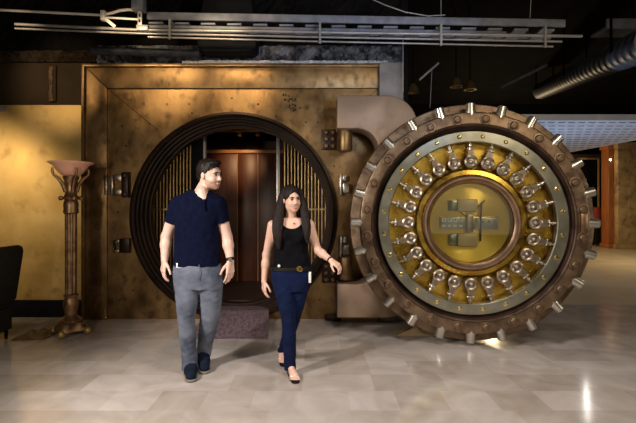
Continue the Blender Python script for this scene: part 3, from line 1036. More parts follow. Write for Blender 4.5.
column(608.5, 616.5, 15.4, M['orange'], 'timber_column', 'narrow orange timber column in the far room behind the round door')
t = column(618, 650, 15.2, M['tan'], 'marble_column', 'broad tan marble pillar at the right end of the far room')
obj('inset_panel', MB().box((-.22, -.03, .7), (.22, .0, 2.3)), M['tan'], t, 30, .01)
fr = thing('picture_frame', 'dim gold framed panel on the far wall beside the round door', 'picture', (XW(588, 16.98), 16.98, 1.0))
obj('picture', MB().box((-.35, -.02, -.2), (.35, 0, 2.2)), M['black'], fr)
for x0, x1, z0, z1 in ((-.42, -.35, -.27, 2.27), (.35, .42, -.27, 2.27), (-.35, .35, -.27, -.2), (-.35, .35, 2.2, 2.27)):
    obj('frame_bar', MB().box((x0, -.05, z0), (x1, 0, z1)), M['gold'], fr, 30, .01)
rd = thing('red_stool', 'dark red round-topped stool in the far room', 'stool', (XW(598, 16.4), 16.4, 0))
obj('seat', MB().lathe([(0, 1.42), (.16, 1.40), (.2, 1.3), (.2, .8), (.16, .74), (0, .74)], 24, 'Z'), M['red'], rd, 40)
for k in range(4):
    a = PI / 4 + k * PI / 2
    obj('leg', MB().tube([(.12 * math.cos(a), .12 * math.sin(a), .76), (.15 * math.cos(a), .15 * math.sin(a), 0)], .025, 8), M['black'], rd)
bl = thing('wall_lamp', 'tiny glowing lamp on the orange column in the far room', 'wall lamp', (XW(609.5, 15.35), 15.35, ZW(160, 15.35)))
lm = mat('lamp_glow', (1, .85, .6), emit=(1, .8, .5), estr=12)
obj('bulb', MB().sphere((0, -.05, 0), .035, 10, 8), lm, bl)
obj('holder', MB().tube([(0, .05, 0), (0, -.03, 0)], .03, 8), M['brassbar'], bl)

# ------------------------------------------------------------------ figures: implicit surfaces meshed as one skin
class Field:
    def __init__(s, lo, hi, h):
        s.h = h
        s.lo = np.array(lo, np.float32)
        s.n = np.ceil((np.array(hi) - s.lo) / h).astype(int) + 1
        s.ax = [(s.lo[i] + h * np.arange(s.n[i])).astype(np.float32) for i in range(3)]
        s.F = np.full(s.n, .3, np.float32)

    def _win(s, lo, hi):
        sl = []
        for i in range(3):
            a = int(max(0, math.floor((lo[i] - s.lo[i]) / s.h)))
            b = int(min(s.n[i], math.ceil((hi[i] - s.lo[i]) / s.h) + 1))
            if b <= a:
                return None, None
            sl.append(slice(a, b))
        X = s.ax[0][sl[0]][:, None, None]
        Y = s.ax[1][sl[1]][None, :, None]
        Z = s.ax[2][sl[2]][None, None, :]
        return tuple(sl), (X, Y, Z)

    def add(s, prim, k=.02, grow=0.0):
        fn, lo, hi = prim
        pad = k + grow + .015
        sl, g = s._win([v - pad for v in lo], [v + pad for v in hi])
        if sl is None:
            return s
        a = s.F[sl]
        b = fn(*g) - grow
        h = np.clip(.5 + .5 * (b - a) / k, 0, 1)
        s.F[sl] = b * (1 - h) + a * h - k * h * (1 - h)
        return s

    def sub(s, prim, k=.01):
        fn, lo, hi = prim
        pad = k + .015
        sl, g = s._win([v - pad for v in lo], [v + pad for v in hi])
        if sl is None:
            return s
        a = s.F[sl]
        b = -fn(*g)
        h = np.clip(.5 + .5 * (a - b) / k, 0, 1)
        s.F[sl] = b * (1 - h) + a * h + k * h * (1 - h)
        return s

    def keep(s, fn):
        """intersect with fn <= 0"""
        s.F = np.maximum(s.F, fn(s.ax[0][:, None, None], s.ax[1][None, :, None], s.ax[2][None, None, :])).astype(np.float32)
        return s

    def warp(s, fn):
        s.F = (s.F + fn(s.ax[0][:, None, None], s.ax[1][None, :, None], s.ax[2][None, None, :])).astype(np.float32)
        return s

    def mesh(s, name, origin=(0, 0, 0), smooth=2):
        F = s.F
        F[0], F[-1], F[:, 0], F[:, -1], F[:, :, 0], F[:, :, -1] = .1, .1, .1, .1, .1, .1
        ins = F < 0
        nx, ny, nz = F.shape
        c = np.zeros((nx - 1, ny - 1, nz - 1), np.uint8)
        for i in (0, 1):
            for j in (0, 1):
                for k in (0, 1):
                    c += ins[i:nx - 1 + i, j:ny - 1 + j, k:nz - 1 + k]
        act = (c > 0) & (c < 8)
        idx = np.argwhere(act)
        num = np.full(act.shape, -1, np.int32)
        num[tuple(idx.T)] = np.arange(len(idx))
        acc = np.zeros((len(idx), 3), np.float64)
        cnt = np.zeros(len(idx))
        corners = [(0, 0, 0), (1, 0, 0), (0, 1, 0), (1, 1, 0), (0, 0, 1), (1, 0, 1), (0, 1, 1), (1, 1, 1)]
        vals = {q: F[idx[:, 0] + q[0], idx[:, 1] + q[1], idx[:, 2] + q[2]] for q in corners}
        for p in corners:
            for axis in range(3):
                if p[axis] == 0:
                    q = list(p)
                    q[axis] = 1
                    q = tuple(q)
                    a, b = vals[p], vals[q]
                    m = (a < 0) != (b < 0)
                    t = np.where(m, a / np.where(m, a - b, 1), 0)
                    pos = np.array(p, float)[None] + 0
                    e = np.zeros((len(idx), 3))
                    e[:, axis] = t
                    acc += np.where(m[:, None], pos + e, 0)
                    cnt += m
        V = (idx + acc / cnt[:, None]) * s.h + s.lo
        quads = []
        for axis in range(3):
            sl0 = [slice(None)] * 3
            sl1 = [slice(None)] * 3
            sl0[axis], sl1[axis] = slice(0, -1), slice(1, None)
            A, B = ins[tuple(sl0)], ins[tuple(sl1)]
            e = np.argwhere(A != B)
            if not len(e):
                continue
            flip = A[tuple(e.T)]
            u, v = [(1, 2), (2, 0), (0, 1)][axis]
            du, dv = np.zeros(3, int), np.zeros(3, int)
            du[u], dv[v] = 1, 1
            q = np.stack([num[tuple((e - du - dv).T)], num[tuple((e - dv).T)], num[tuple(e.T)], num[tuple((e - du).T)]], 1)
            q[~flip] = q[~flip][:, ::-1]
            quads.append(q)
        Q = np.concatenate(quads)
        # light laplacian smoothing
        for _ in range(smooth):
            S_ = np.zeros_like(V)
            n_ = np.zeros(len(V))
            for a, b in ((0, 1), (1, 2), (2, 3), (3, 0)):
                np.add.at(S_, Q[:, a], V[Q[:, b]])
                np.add.at(n_, Q[:, a], 1)
            V = V * .4 + .6 * S_ / np.maximum(n_, 1)[:, None]
        V = V - np.array(origin)
        me = bpy.data.meshes.new(name)
        me.vertices.add(len(V))
        me.vertices.foreach_set('co', V.astype(np.float32).ravel())
        me.loops.add(len(Q) * 4)
        me.loops.foreach_set('vertex_index', Q.astype(np.int32).ravel())
        me.polygons.add(len(Q))
        me.polygons.foreach_set('loop_start', np.arange(0, len(Q) * 4, 4, dtype=np.int32))
        me.polygons.foreach_set('use_smooth', np.ones(len(Q), bool))
        me.update(calc_edges=True)
        me.validate()
        return me


def cap(a, b, ra, rb):
    a, b = np.array(a, np.float32), np.array(b, np.float32)
    ba = b - a
    l2 = float(ba @ ba) + 1e-9

    def fn(X, Y, Z):
        px, py, pz = X - a[0], Y - a[1], Z - a[2]
        h = np.clip((px * ba[0] + py * ba[1] + pz * ba[2]) / l2, 0, 1)
        return np.sqrt((px - ba[0] * h) ** 2 + (py - ba[1] * h) ** 2 + (pz - ba[2] * h) ** 2) - (ra + (rb - ra) * h)
    r = max(ra, rb)
    return fn, np.minimum(a, b) - r, np.maximum(a, b) + r


I3 = np.eye(3)


def ell(c, r, R=I3):
    c = np.array(c, np.float32)
    r = np.array(r, np.float32)
    R = np.array(R, np.float32)

    def fn(X, Y, Z):
        px, py, pz = X - c[0], Y - c[1], Z - c[2]
        u = R[0, 0] * px + R[1, 0] * py + R[2, 0] * pz
        v = R[0, 1] * px + R[1, 1] * py + R[2, 1] * pz
        w = R[0, 2] * px + R[1, 2] * py + R[2, 2] * pz
        k0 = np.sqrt((u / r[0]) ** 2 + (v / r[1]) ** 2 + (w / r[2]) ** 2)
        k1 = np.sqrt((u / r[0] ** 2) ** 2 + (v / r[1] ** 2) ** 2 + (w / r[2] ** 2) ** 2) + 1e-6
        return k0 * (k0 - 1) / k1
    m = float(max(r))
    return fn, c - m, c + m


def zloft(st, yaw=0.0, ex=2.2):
    """st: (z, x, y, rx, ry) stations, sorted by z"""
    st = sorted(st)
    A = np.array(st, np.float32)
    zz = A[:, 0]
    cy_, sy_ = math.cos(yaw), math.sin(yaw)
    # resample with a smooth curve
    t = np.linspace(zz[0], zz[-1], 160)
    sm_ = []
    for i in range(1, 5):
        y = np.interp(t, zz, A[:, i])
        kx = np.ones(13) / 13
        yp = np.pad(y, 6, mode='edge')
        sm_.append(np.convolve(yp, kx, 'valid'))

    def fn(X, Y, Z):
        cx, cy, rx, ry = [np.interp(Z, t, q).astype(np.float32) for q in sm_]
        dx, dy = X - cx, Y - cy
        u = (dx * cy_ + dy * sy_) / rx
        v = (-dx * sy_ + dy * cy_) / ry
        k = (np.abs(u) ** ex + np.abs(v) ** ex) ** (1 / ex)
        d = (k - 1) * np.minimum(rx, ry)
        return np.maximum(d, np.maximum(zz[0] - Z, Z - zz[-1]))
    rm = float(max(A[:, 3].max(), A[:, 4].max()))
    return fn, np.array([A[:, 1].min() - rm, A[:, 2].min() - rm, zz[0]]), np.array([A[:, 1].max() + rm, A[:, 2].max() + rm, zz[-1]])


def sta(rows):
    """rows of (py, px centre, half width px, half depth m, Y) -> loft stations"""
    out = []
    for py, px, hw, hd, Y in rows:
        p = P(px, py, Y)
        out.append((p.z, p.x, Y, hw / F_PX * Y, hd))
    return out


def head_frame(yaw, pitch=0.0, roll=0.0):
    """columns: lateral, forward, up. yaw 0 faces the camera (-Y), positive turns to +X"""
    m = Matrix.Rotation(yaw, 3, 'Z') @ Matrix.Rotation(PI, 3, 'Z') @ Matrix.Rotation(roll, 3, 'Y') @ Matrix.Rotation(pitch, 3, 'X')
    return np.array(m)


class Head:
    def __init__(s, c, R, sc=1.0):
        s.c, s.R, s.s = np.array(c, float), R, sc

    def w(s, p):
        return s.c + s.R @ (np.array(p, float) * s.s)

    def e(s, p, r):
        return ell(s.w(p), np.array(r) * s.s, s.R)

    def cp(s, a, b, ra, rb):
        return cap(s.w(a), s.w(b), ra * s.s, rb * s.s)


def head_skin(f, h, male):
    f.add(h.e((0, -.016, .032), (.074, .096, .086)), .02)
    f.add(h.e((0, .028, -.030), (.060, .066, .078)), .03)
    f.add(h.e((0, .036, -.078), (.046 if male else .040, .046, .034)), .03)
    f.add(h.e((0, .066, -.098), (.020, .018, .016)), .02)
    for sx in (-1, 1):
        f.add(h.e((sx * .045, .012, -.062), (.016, .030, .026)), .03)
        f.add(h.e((sx * .036, .062, -.034), (.021, .020, .018)), .02)
    f.add(h.e((0, .080, .026), (.046, .014, .011)), .015)
    for sx in (-1, 1):
        f.sub(h.e((sx * .030, .101, .004), (.017, .016, .011)), .012)
    f.add(h.cp((0, .086, .008), (0, .108, -.030), .008, .0115), .01)
    for sx in (-1, 1):
        f.add(h.e((sx * .010, .096, -.034), (.009, .010, .008)), .008)
        f.add(h.e((sx * .0765, -.006, -.006), (.008, .018, .030)), .006)
    # smiling mouth hollow
    f.sub(h.e((0, .097, -.066), (.026, .012, .0095 if male else .008)), .005)
    return f


def small(prims, lo, hi, h, name, origin, smooth=1, k=.006):
    f = Field(lo, hi, h)
    for p in prims:
        f.add(p, k)
    return f.mesh(name, origin, smooth)


def bbox_field(c, r, h):
    return Field([c[i] - r for i in range(3)], [c[i] + r for i in range(3)], h)


def face_parts(h, root, o, male):
    def part(name, prims, m, k=.004, hh=.002, R=.06):
        c = np.mean([(np.array(p[1]) + np.array(p[2])) / 2 for p in prims], axis=0)
        lo = np.min([p[1] for p in prims], axis=0) - .01
        hi = np.max([p[2] for p in prims], axis=0) + .01
        f = Field(lo, hi, hh)
        for p in prims:
            f.add(p, k)
        return link(name, f.mesh(name, o, 1), m, root)
    for sx in (-1, 1):
        e = part('eye', [h.e((sx * .030, .081, .003), (.0125, .0110, .0058 if male else .0068))], M['eye'])
        ir = part('iris', [h.e((sx * .030, .0895, .003), (.0072, .0042, .0060))], M['iris'])
        ir.parent = e
        part('eyelid', [h.cp((sx * .019, .0895, .0085), (sx * .030, .0925, .0115), .0028, .0030), h.cp((sx * .030, .0925, .0115), (sx * .043, .084, .0075), .0030, .0024)], M['hair'])
        part('eyebrow', [h.cp((sx * .014, .094, .022), (sx * .032, .091, .027), .004, .004), h.cp((sx * .032, .091, .027), (sx * .048, .078, .020), .004, .0025)], M['hair'])
    o_ = 1.35 if male else 1.0
    part('teeth', [h.e((0, .0845, -.0650), (.0240, .0130, .0070 * o_))], M['teeth'])
    part('lips', [h.cp((-.029, .082, -.058), (-.012, .0945, -.0575), .0030, .0036), h.cp((-.012, .0945, -.0575), (.012, .0945, -.0575), .0036, .0036), h.cp((.029, .082, -.058), (.012, .0945, -.0575), .0030, .0036),
                  h.cp((-.029, .082, -.058), (-.012, .0915, -.067 - .0085 * o_), .0030, .0044), h.cp((-.012, .0915, -.067 - .0085 * o_), (.012, .0915, -.067 - .0085 * o_), .0044, .0044), h.cp((.029, .082, -.058), (.012, .0915, -.067 - .0085 * o_), .0030, .0044)], M['lip'])


def hand_prims(w, d, n, t, sc=1.0, curl=1.0):
    """w wrist, d finger direction, n palm normal, t thumb side"""
    w, d, n, t = [np.array(q, float) for q in (w, d, n, t)]
    d /= np.linalg.norm(d)
    n = n - d * (n @ d)
    n /= np.linalg.norm(n)
    s0 = np.sign((np.cross(d, n)) @ t) or 1
    t = np.cross(d, n) * s0
    out = []
    offs = (.031, .0105, -.0105, -.030)
    lens = (.92, 1.04, .98, .78)
    rad = (.0090, .0092, .0088, .0078)
    for i in range(4):
        kn = w + sc * (d * (.088 + (.004, .007, .003, -.005)[i]) + t * offs[i])
        out.append((cap(w + sc * (t * offs[i] * .55 + d * .008), kn, .0145 * sc, .0115 * sc), .012))
    for i in range(4):
        p = w + sc * (d * (.088 + (.004, .007, .003, -.005)[i]) + t * offs[i])
        ang = 0.0
        fan = (.10, .02, -.05, -.14)[i]
        for j, (L, bend) in enumerate(((.042, 14), (.026, 24), (.021, 18))):
            ang += math.radians(bend + i * 3) * curl
            dirv = (d * math.cos(ang) + n * math.sin(ang)) + t * fan
            dirv /= np.linalg.norm(dirv)
            q = p + dirv * L * lens[i] * sc
            r0 = rad[i] * sc * (1 - .09 * j)
            out.append((cap(p, q, r0, r0 * .92), .003))
            p = q
    p = w + sc * (d * .022 + t * .022 + n * .006)
    for L, dv, r in ((.042, d * .70 + t * .62 + n * .30, .0135), (.032, d * .84 + t * .42 + n * .32, .0105), (.026, d * .93 + t * .22 + n * .30, .0095)):
        dv = dv / np.linalg.norm(dv)
        q = p + dv * L * sc
        out.append((cap(p, q, r * sc, r * .9 * sc), .008 if r > .011 else .004))
        p = q
    return out


def wr(X, Y, Z, seed, amp, fx, fy, fz):
    rs = np.random.RandomState(seed)
    out = 0
    for i in range(5):
        a = rs.uniform(.6, 1.5, 3)
        ph = rs.uniform(0, 6.28)
        sg = rs.choice([-1, 1], 3)
        out = out + np.sin(X * fx * a[0] * sg[0] + Y * fy * a[1] * sg[1] + Z * fz * a[2] + ph)
    return amp * out / 5 * 1.6


# --------------------------------------------------------------- the man
YM = 3.92
mo = (P(196, 380, YM).x, YM, 0)
man = thing('person', 'laughing man in a navy short-sleeved shirt and grey jeans, walking and turning to the woman', 'person', mo)
body = Field((XW(148, YM), YM - .42, 0.02), (XW(246, YM), YM + .42, ZW(155, YM)), .0036)
hc = P(209.8, 174.4, YM)
Rm = head_frame(math.radians(62), math.radians(-7), math.radians(8))
hm = Head(hc, Rm, 1.08)
head_skin(body, hm, True)
nb = P(199.5, 196, YM + .01)
body.add(cap(hm.w((0, -.022, -.05)), nb, .054, .062), .03)
body.add(cap(P(202, 192, YM - .045), P(204, 200, YM - .072), .050, .037), .02)
body.add(zloft(sta([(193, 199, 11, .07, YM), (197, 198.5, 19, .098, YM), (204, 198, 22.5, .11, YM), (222, 197.5, 21, .11, YM), (240, 197, 19, .10, YM), (256, 197, 21, .105, YM), (272, 198, 22, .11, YM)])), .02)
# arms (photo left, photo right)
aL = [P(177, 204, YM), P(166.5, 237, YM + .03), P(164.5, 260, YM - .02)]
aR = [P(218.5, 204, YM), P(227, 237, YM + .03), P(230.5, 261, YM - .03)]
for a_ in (aL, aR):
    body.add(cap(a_[0], a_[1], .056, .046), .03)
    body.add(cap(a_[1], a_[1] + (a_[2] - a_[1]) * .35, .045, .046), .02)
    body.add(cap(a_[1] + (a_[2] - a_[1]) * .3, a_[2], .046, .030), .02)
for pr, k in hand_prims(aL[2], (-.10, -.10, -1), (.75, .6, 0), (.5, -.85, 0), 1.08, 1.0):
    body.add(pr, k)
for pr, k in hand_prims(aR[2], (.0, -.10, -1), (-.75, .6, 0), (-.5, -.85, 0), 1.08, .7):
    body.add(pr, k)
# legs under the denim
lF = [P(187, 272, YM), P(186.5, 318, YM - .06), P(190, 362, YM - .02)]
lB = [P(210, 272, YM), P(210.3, 315, YM + .025), P(204, 353, YM + .16)]
for l_ in (lF, lB):
    body.add(cap(l_[0], l_[1], .070, .044), .03)
    body.add(cap(l_[1], l_[2], .044, .036), .02)
link('body', body.mesh('body', mo, 2), M['skin_m'], man)
face_parts(hm, man, mo, True)
# hair
f = bbox_field(hc, .2, .0032)
f.add(hm.e((0, -.020, .036), (.080, .100, .093)), .01)
f.add(hm.e((0, .048, .098), (.056, .046, .026)), .025)
f.add(hm.e((0, -.085, -.02), (.052, .03, .05)), .02)
for sx in (-1, 1):
    f.add(hm.cp((sx * .070, .014, .02), (sx * .069, .018, -.018), .011, .008), .01)
Rh = np.array(hm.R, np.float32)


def hair_cut(X, Y, Z):
    dx, dy, dz = X - hc[0], Y - hc[1], Z - hc[2]
    yf = (Rh[0, 1] * dx + Rh[1, 1] * dy + Rh[2, 1] * dz) / hm.s
    zu = (Rh[0, 2] * dx + Rh[1, 2] * dy + Rh[2, 2] * dz) / hm.s
    return np.minimum((.80 * yf - zu + .002) * .75, np.maximum(.0 - yf + .002, -(zu + .05)) * 0 + 1)


f.keep(hair_cut)
f.warp(lambda X, Y, Z: wr(X, Y, Z, 5, .0022, 160, 160, 120))
link('hair', f.mesh('hair', mo, 1), M['hair'], man)
# stubble along the jaw
f = bbox_field(hm.w((0, .03, -.06)), .13, .003)
head_skin(f, hm, True)
f.F -= .0016


def jaw(X, Y, Z):
    dx, dy, dz = X - hc[0], Y - hc[1], Z - hc[2]
    yf = (Rh[0, 1] * dx + Rh[1, 1] * dy + Rh[2, 1] * dz) / hm.s
    zu = (Rh[0, 2] * dx + Rh[1, 2] * dy + Rh[2, 2] * dz) / hm.s
    lim = np.where(yf > .06, -.046, -.046 + (.06 - yf) * .45)
    return np.maximum(zu - lim, -yf + .004)


f.keep(jaw)
f.sub(hm.e((0, .100, -.067), (.026, .03, .0145)), .004)
link('stubble', f.mesh('stubble', mo, 1), M['stubble'], man)
# shirt
f = Field((XW(152, YM), YM - .3, ZW(272, YM)), (XW(242, YM), YM + .3, ZW(184, YM)), .005)
f.add(zloft(sta([(189.5, 199.5, 9, .062, YM), (192, 199, 12, .075, YM), (196, 198, 20, .10, YM), (201, 198, 25, .118, YM), (212, 198, 24, .132, YM), (226, 197.5, 22, .132, YM), (242, 197, 21.6, .128, YM), (256, 196.6, 23.2, .13, YM), (265, 196.5, 24, .132, YM)]), ex=2.3), .02)
for a_ in (aL, aR):
    f.add(cap(a_[0], a_[0] + (a_[1] - a_[0]) * .60, .060, .059), .05)
f.sub(cap(P(199.8, 194.5, YM - .01), P(203, 180, YM - .03), .058, .075), .008)
f.sub(cap(P(203.8, 190, YM - .10), P(204.3, 198, YM - .125), .040, .011), .006)
for a_ in (aL, aR):
    e_ = a_[0] + (a_[1] - a_[0]) * .56
    dn = np.array((a_[1] - a_[0]).normalized())
    e_ = np.array(e_)
    sgn = -1 if a_ is aL else 1
    xin = float(P(176, 220, YM).x) if a_ is aL else float(P(219.5, 220, YM).x)

    def cutter(X, Y, Z, e_=e_, dn=dn, sgn=sgn, xin=xin):
        d1 = (X - e_[0]) * dn[0] + (Y - e_[1]) * dn[1] + (Z - e_[2]) * dn[2]
        return np.minimum(d1, (X - xin) * sgn)
    f.keep(cutter)
f.warp(lambda X, Y, Z: wr(X, Y, Z, 11, .0050, 24, 22, 16) + wr(X, Y, Z, 15, .0016, 60, 40, 38))
shirt = link('shirt', f.mesh('shirt', mo, 2), M['navy'], man)
# placket with two buttons
pk = MB().beam(tuple(P(204.3, 199, YM - .110) - Vector(mo)), tuple(P(205, 211, YM - .129) - Vector(mo)), .026, .010)
plk = obj('placket', pk, M['navy'], shirt, 30, .003)
for py in (201.5, 206):
    q = P(204.6, py, YM - .112 - (py - 199) * .0016 - .005) - Vector(mo)
    obj('button', MB().sphere(tuple(q), .005, 8, 6), M['black'], plk)
# jeans
f = Field((XW(160, YM), YM - .35, .03), (XW(236, YM), YM + .42, ZW(258, YM)), .005)
f.add(zloft(sta([(259, 197, 22.5, .118, YM), (268, 197.5, 23.5, .125, YM), (280, 198.5, 24, .13, YM), (288, 199, 23, .12, YM)]), ex=2.4), .02)
f.add(zloft(sta([(268, 186.5, 12, .10, YM), (285, 187, 12.3, .105, YM - .02), (302, 187, 10.6, .09, YM - .045), (318, 186.3, 8.6, .074, YM - .06), (335, 187.5, 8.0, .068, YM - .045), (352, 189, 7.6, .066, YM - .02), (369, 190.3, 7.6, .072, YM - .01)])), .02)
f.add(zloft(sta([(268, 210.5, 12, .10, YM), (285, 211, 11.8, .105, YM + .0), (302, 211, 10.6, .09, YM + .01), (314, 210.3, 9.6, .078, YM + .025), (331, 207.5, 8.6, .07, YM + .08), (346, 204.8, 7.4, .066, YM + .14), (356, 203.6, 7.2, .068, YM + .17)])), .012)
f.warp(lambda X, Y, Z: wr(X, Y, Z, 21, .0022, 26, 30, 36) + wr(X, Y, Z, 22, .0013, 50, 40, 110))
f.keep(lambda X, Y, Z: Z - P(0, 263.5, YM).z - 0 * X)
jeans = link('jeans', f.mesh('jeans', mo, 2), M['greyjeans'], man)
b0 = P(198.5, 271, YM)
obj('fly_seam', MB().tube([P(199, 264.5, YM - .133) - Vector(mo), P(199.6, 272, YM - .140) - Vector(mo), P(199.0, 281, YM - .136) - Vector(mo)], .003, 6), M['greyjeans'], jeans)
obj('pocket_card', MB().box(tuple(P(176, 268, YM - .115) - Vector(mo)), tuple(P(182, 263, YM - .11) - Vector(mo) + Vector((0, .008, 0)))), M['white'], man, 30, .004)


def shoe(root, o, toe, heel, w, hgt, lift, m_up, m_sole, name='shoe'):
    toe, heel = np.array(toe, float), np.array(heel, float)
    d = toe - heel
    L = np.linalg.norm(d)
    d = d / L
    s_ = np.cross(d, (0, 0, 1))
    s_ /= np.linalg.norm(s_)
    u = np.cross(s_, d)
    lo = np.minimum(toe, heel) - .12
    hi = np.maximum(toe, heel) + .16
    A = lambda a, b: heel + d * (L * a) + u * b
    f = Field(lo, hi, .004)
    f.add(cap(A(.14, .048), A(.45, .045), .047, .050), .02)
    f.add(cap(A(.45, .045), A(.84, .036), .052, .043), .03)
    f.add(cap(A(.15, .06), A(.16, hgt), .043, .044), .03)
    f.add(cap(A(.3, .07), A(.5, .06), .036, .034), .03)
    base = A(0, .016)
    f.keep(lambda X, Y, Z: -((X - base[0]) * u[0] + (Y - base[1]) * u[1] + (Z - base[2]) * u[2]))
    up = link(name, f.mesh(name, o, 1), m_up, root)
    f = Field(lo, hi, .004)
    f.add(cap(A(.14, .02), A(.45, .02), .053, .053), .02)
    f.add(cap(A(.45, .02), A(.85, .018), .056, .050), .03)
    b2, b3 = A(0, .001), A(0, .022)
    f.keep(lambda X, Y, Z: -((X - b2[0]) * u[0] + (Y - b2[1]) * u[1] + (Z - b2[2]) * u[2]))
    f.keep(lambda X, Y, Z: ((X - b3[0]) * u[0] + (Y - b3[1]) * u[1] + (Z - b3[2]) * u[2]))
    link('sole', f.mesh('sole', o, 1), m_sole, up)
    # laces
    lc = MB()
    for i in range(3):
        q = A(.42 + .11 * i, .095 - .012 * i)
        lc.tube([tuple(q - s_ * .022 - np.array(o)), tuple(q + u * .006 - np.array(o)), tuple(q + s_ * .022 - np.array(o))], .0035, 6)
    obj('laces', lc, M['sole'], up)


tF = P(191, 383.5, 3.68)
shoe(man, mo, (tF.x, 3.69, 0), (P(190, 380, 3.96).x, 3.98, 0), .05, .10, 0, M['shoe'], M['sole'])
shoe(man, mo, (XW(205, 3.88), 3.88, .0), (XW(202.5, 4.13), 4.13, .065), .05, .10, 0, M['shoe'], M['sole'])
# watch
wp = aR[2] + (aR[1] - aR[2]).normalized() * .015
wt = MB()
dn = (aR[2] - aR[1]).normalized()
wt.tube([wp - dn * .012 - Vector(mo), wp + dn * .012 - Vector(mo)], .0365, 24)
wch = obj('wristwatch', wt, M['blackleather'], man, 50)
obj('watch_face', MB().lathe([(0, -.044), (.016, -.044), (.018, -.036), (.018, -.028)], 20, 'Y', tuple(wp - Vector(mo) + Vector((.006, 0, 0)))), M['chrome'], wch, 40)

# --------------------------------------------------------------- the woman
YF = 3.92
wo = (P(291, 380, YF).x, YF, 0)
wom = thing('person', 'smiling woman with long dark hair in a black top and blue jeans, striding forward', 'person', wo)
body = Field((XW(252, YF), YF - .42, 0.0), (XW(350, YF), YF + .46, ZW(180, YF)), .0036)
wc = P(291.8, 199.5, YF - .01)
Rw = head_frame(math.radians(24), math.radians(-3), math.radians(4))
hw_ = Head(wc, Rw, .93)
head_skin(body, hw_, False)
nb2 = P(291, 222, YF + .01)
body.add(cap(hw_.w((0, -.02, -.05)), nb2, .043, .048), .025)
body.add(zloft(sta([(218, 291, 9, .05, YF), (221, 291, 17, .07, YF), (226, 291, 19, .085, YF), (236, 291, 17.5, .098, YF), (250, 291, 15, .09, YF), (262, 291, 16, .09, YF), (275, 291, 18, .10, YF)])), .02)
bL = [P(272.5, 225, YF), P(266.5, 255, YF + .05), P(264, 281, YF + .02)]
bR = [P(309.5, 224.5, YF), P(317.5, 250, YF + .03), P(331, 260.5, YF - .10)]
for a_ in (bL, bR):
    body.add(cap(a_[0], a_[1], .043, .034), .03)
    body.add(cap(a_[1], a_[1] + (a_[2] - a_[1]) * .35, .034, .035), .02)
    body.add(cap(a_[1] + (a_[2] - a_[1]) * .3, a_[2], .035, .0235), .02)
for pr, k in hand_prims(bL[2], (.02, -.08, -1), (.8, .5, 0), (.4, -.9, 0), .88, 1.0):
    body.add(pr, k)
for pr, k in hand_prims(bR[2], (.78, -.45, -.50), (-.35, .45, -.75), (.1, -.8, .5), .88, 1.7):
    body.add(pr, k)
gF = [P(283, 276, YF), P(288.5, 322, YF - .07), P(290, 366, YF - .06)]
gB = [P(300, 276, YF), P(294, 322, YF + .06), P(282.5, 351, YF + .28)]
for l_ in (gF, gB):
    body.add(cap(l_[0], l_[1], .060, .034), .03)
    body.add(cap(l_[1], l_[2], .034, .029), .02)


def bare_foot(ankle, heel, toe):
    ankle, heel, toe = [np.array(q, float) for q in (ankle, heel, toe)]
    d = toe - heel
    s_ = np.cross(d / np.linalg.norm(d), (0, 0, 1))
    s_ /= np.linalg.norm(s_)
    up = np.array((0, 0, 1.0))
    body.add(cap(ankle, heel + up * .035, .031, .030), .02)
    body.add(cap(ankle, heel + d * .55 + up * .034, .030, .026), .02)
    for i, o_ in enumerate((-.022, -.008, .008, .022)):
        body.add(cap(heel + up * .03, heel + d * .68 + s_ * o_ + up * .024, .024, .017), .015)
    for i in range(5):
        o_ = -.030 + .0148 * i
        body.add(cap(heel + d * .70 + s_ * o_ * .95 + up * .020, heel + d * (.96 - .03 * abs(i - 1.2)) + s_ * o_ * 1.08 + up * .016, .0095, .0078), .004)


ftF = [gF[2], (XW(291, 3.90), 3.90, .008), (XW(296, 3.68), 3.68, .008)]
ftB = [gB[2], (XW(281.5, 4.27), 4.27, .075), (XW(283.5, 4.06), 4.06, .012)]
bare_foot(*ftF)
bare_foot(*ftB)
link('body', body.mesh('body', wo, 2), M['skin_w'], wom)
face_parts(hw_, wom, wo, False)
# sandals
for ft in (ftF, ftB):
    heel, toe = np.array(ft[1]), np.array(ft[2])
    d = toe - heel
    L = np.linalg.norm(d)
    d = d / L
    s_ = np.cross(d, (0, 0, 1))
    s_ /= np.linalg.norm(s_)
    u = np.cross(s_, d)
    f = Field(np.minimum(heel, toe) - .08, np.maximum(heel, toe) + .08, .0035)
    f.add(cap(heel + d * .0, heel + d * L * .5, .033, .033), .01)
    f.add(cap(heel + d * L * .5, heel + d * L * .92, .036, .034), .02)
    b2, b3 = heel - u * .008, heel + u * .004
    f.keep(lambda X, Y, Z: -((X - b2[0]) * u[0] + (Y - b2[1]) * u[1] + (Z - b2[2]) * u[2]))
    f.keep(lambda X, Y, Z: ((X - b3[0]) * u[0] + (Y - b3[1]) * u[1] + (Z - b3[2]) * u[2]))
    sd_ = link('sandal', f.mesh('sandal', wo, 1), M['blackleather'], wom)
    for t_ in (.62, .74):
        pts = []
        for i in range(9):
            a = PI * i / 8
            q = heel + d * L * t_ + s_ * (.038 * math.cos(a)) + np.array((0, 0, 1)) * (.004 + .040 * math.sin(a) * (1.0 if t_ < .7 else .85))
            pts.append(tuple(q - np.array(wo)))
        obj('strap', MB().tube(pts, .0055, 8), M['silver'], sd_, 60)
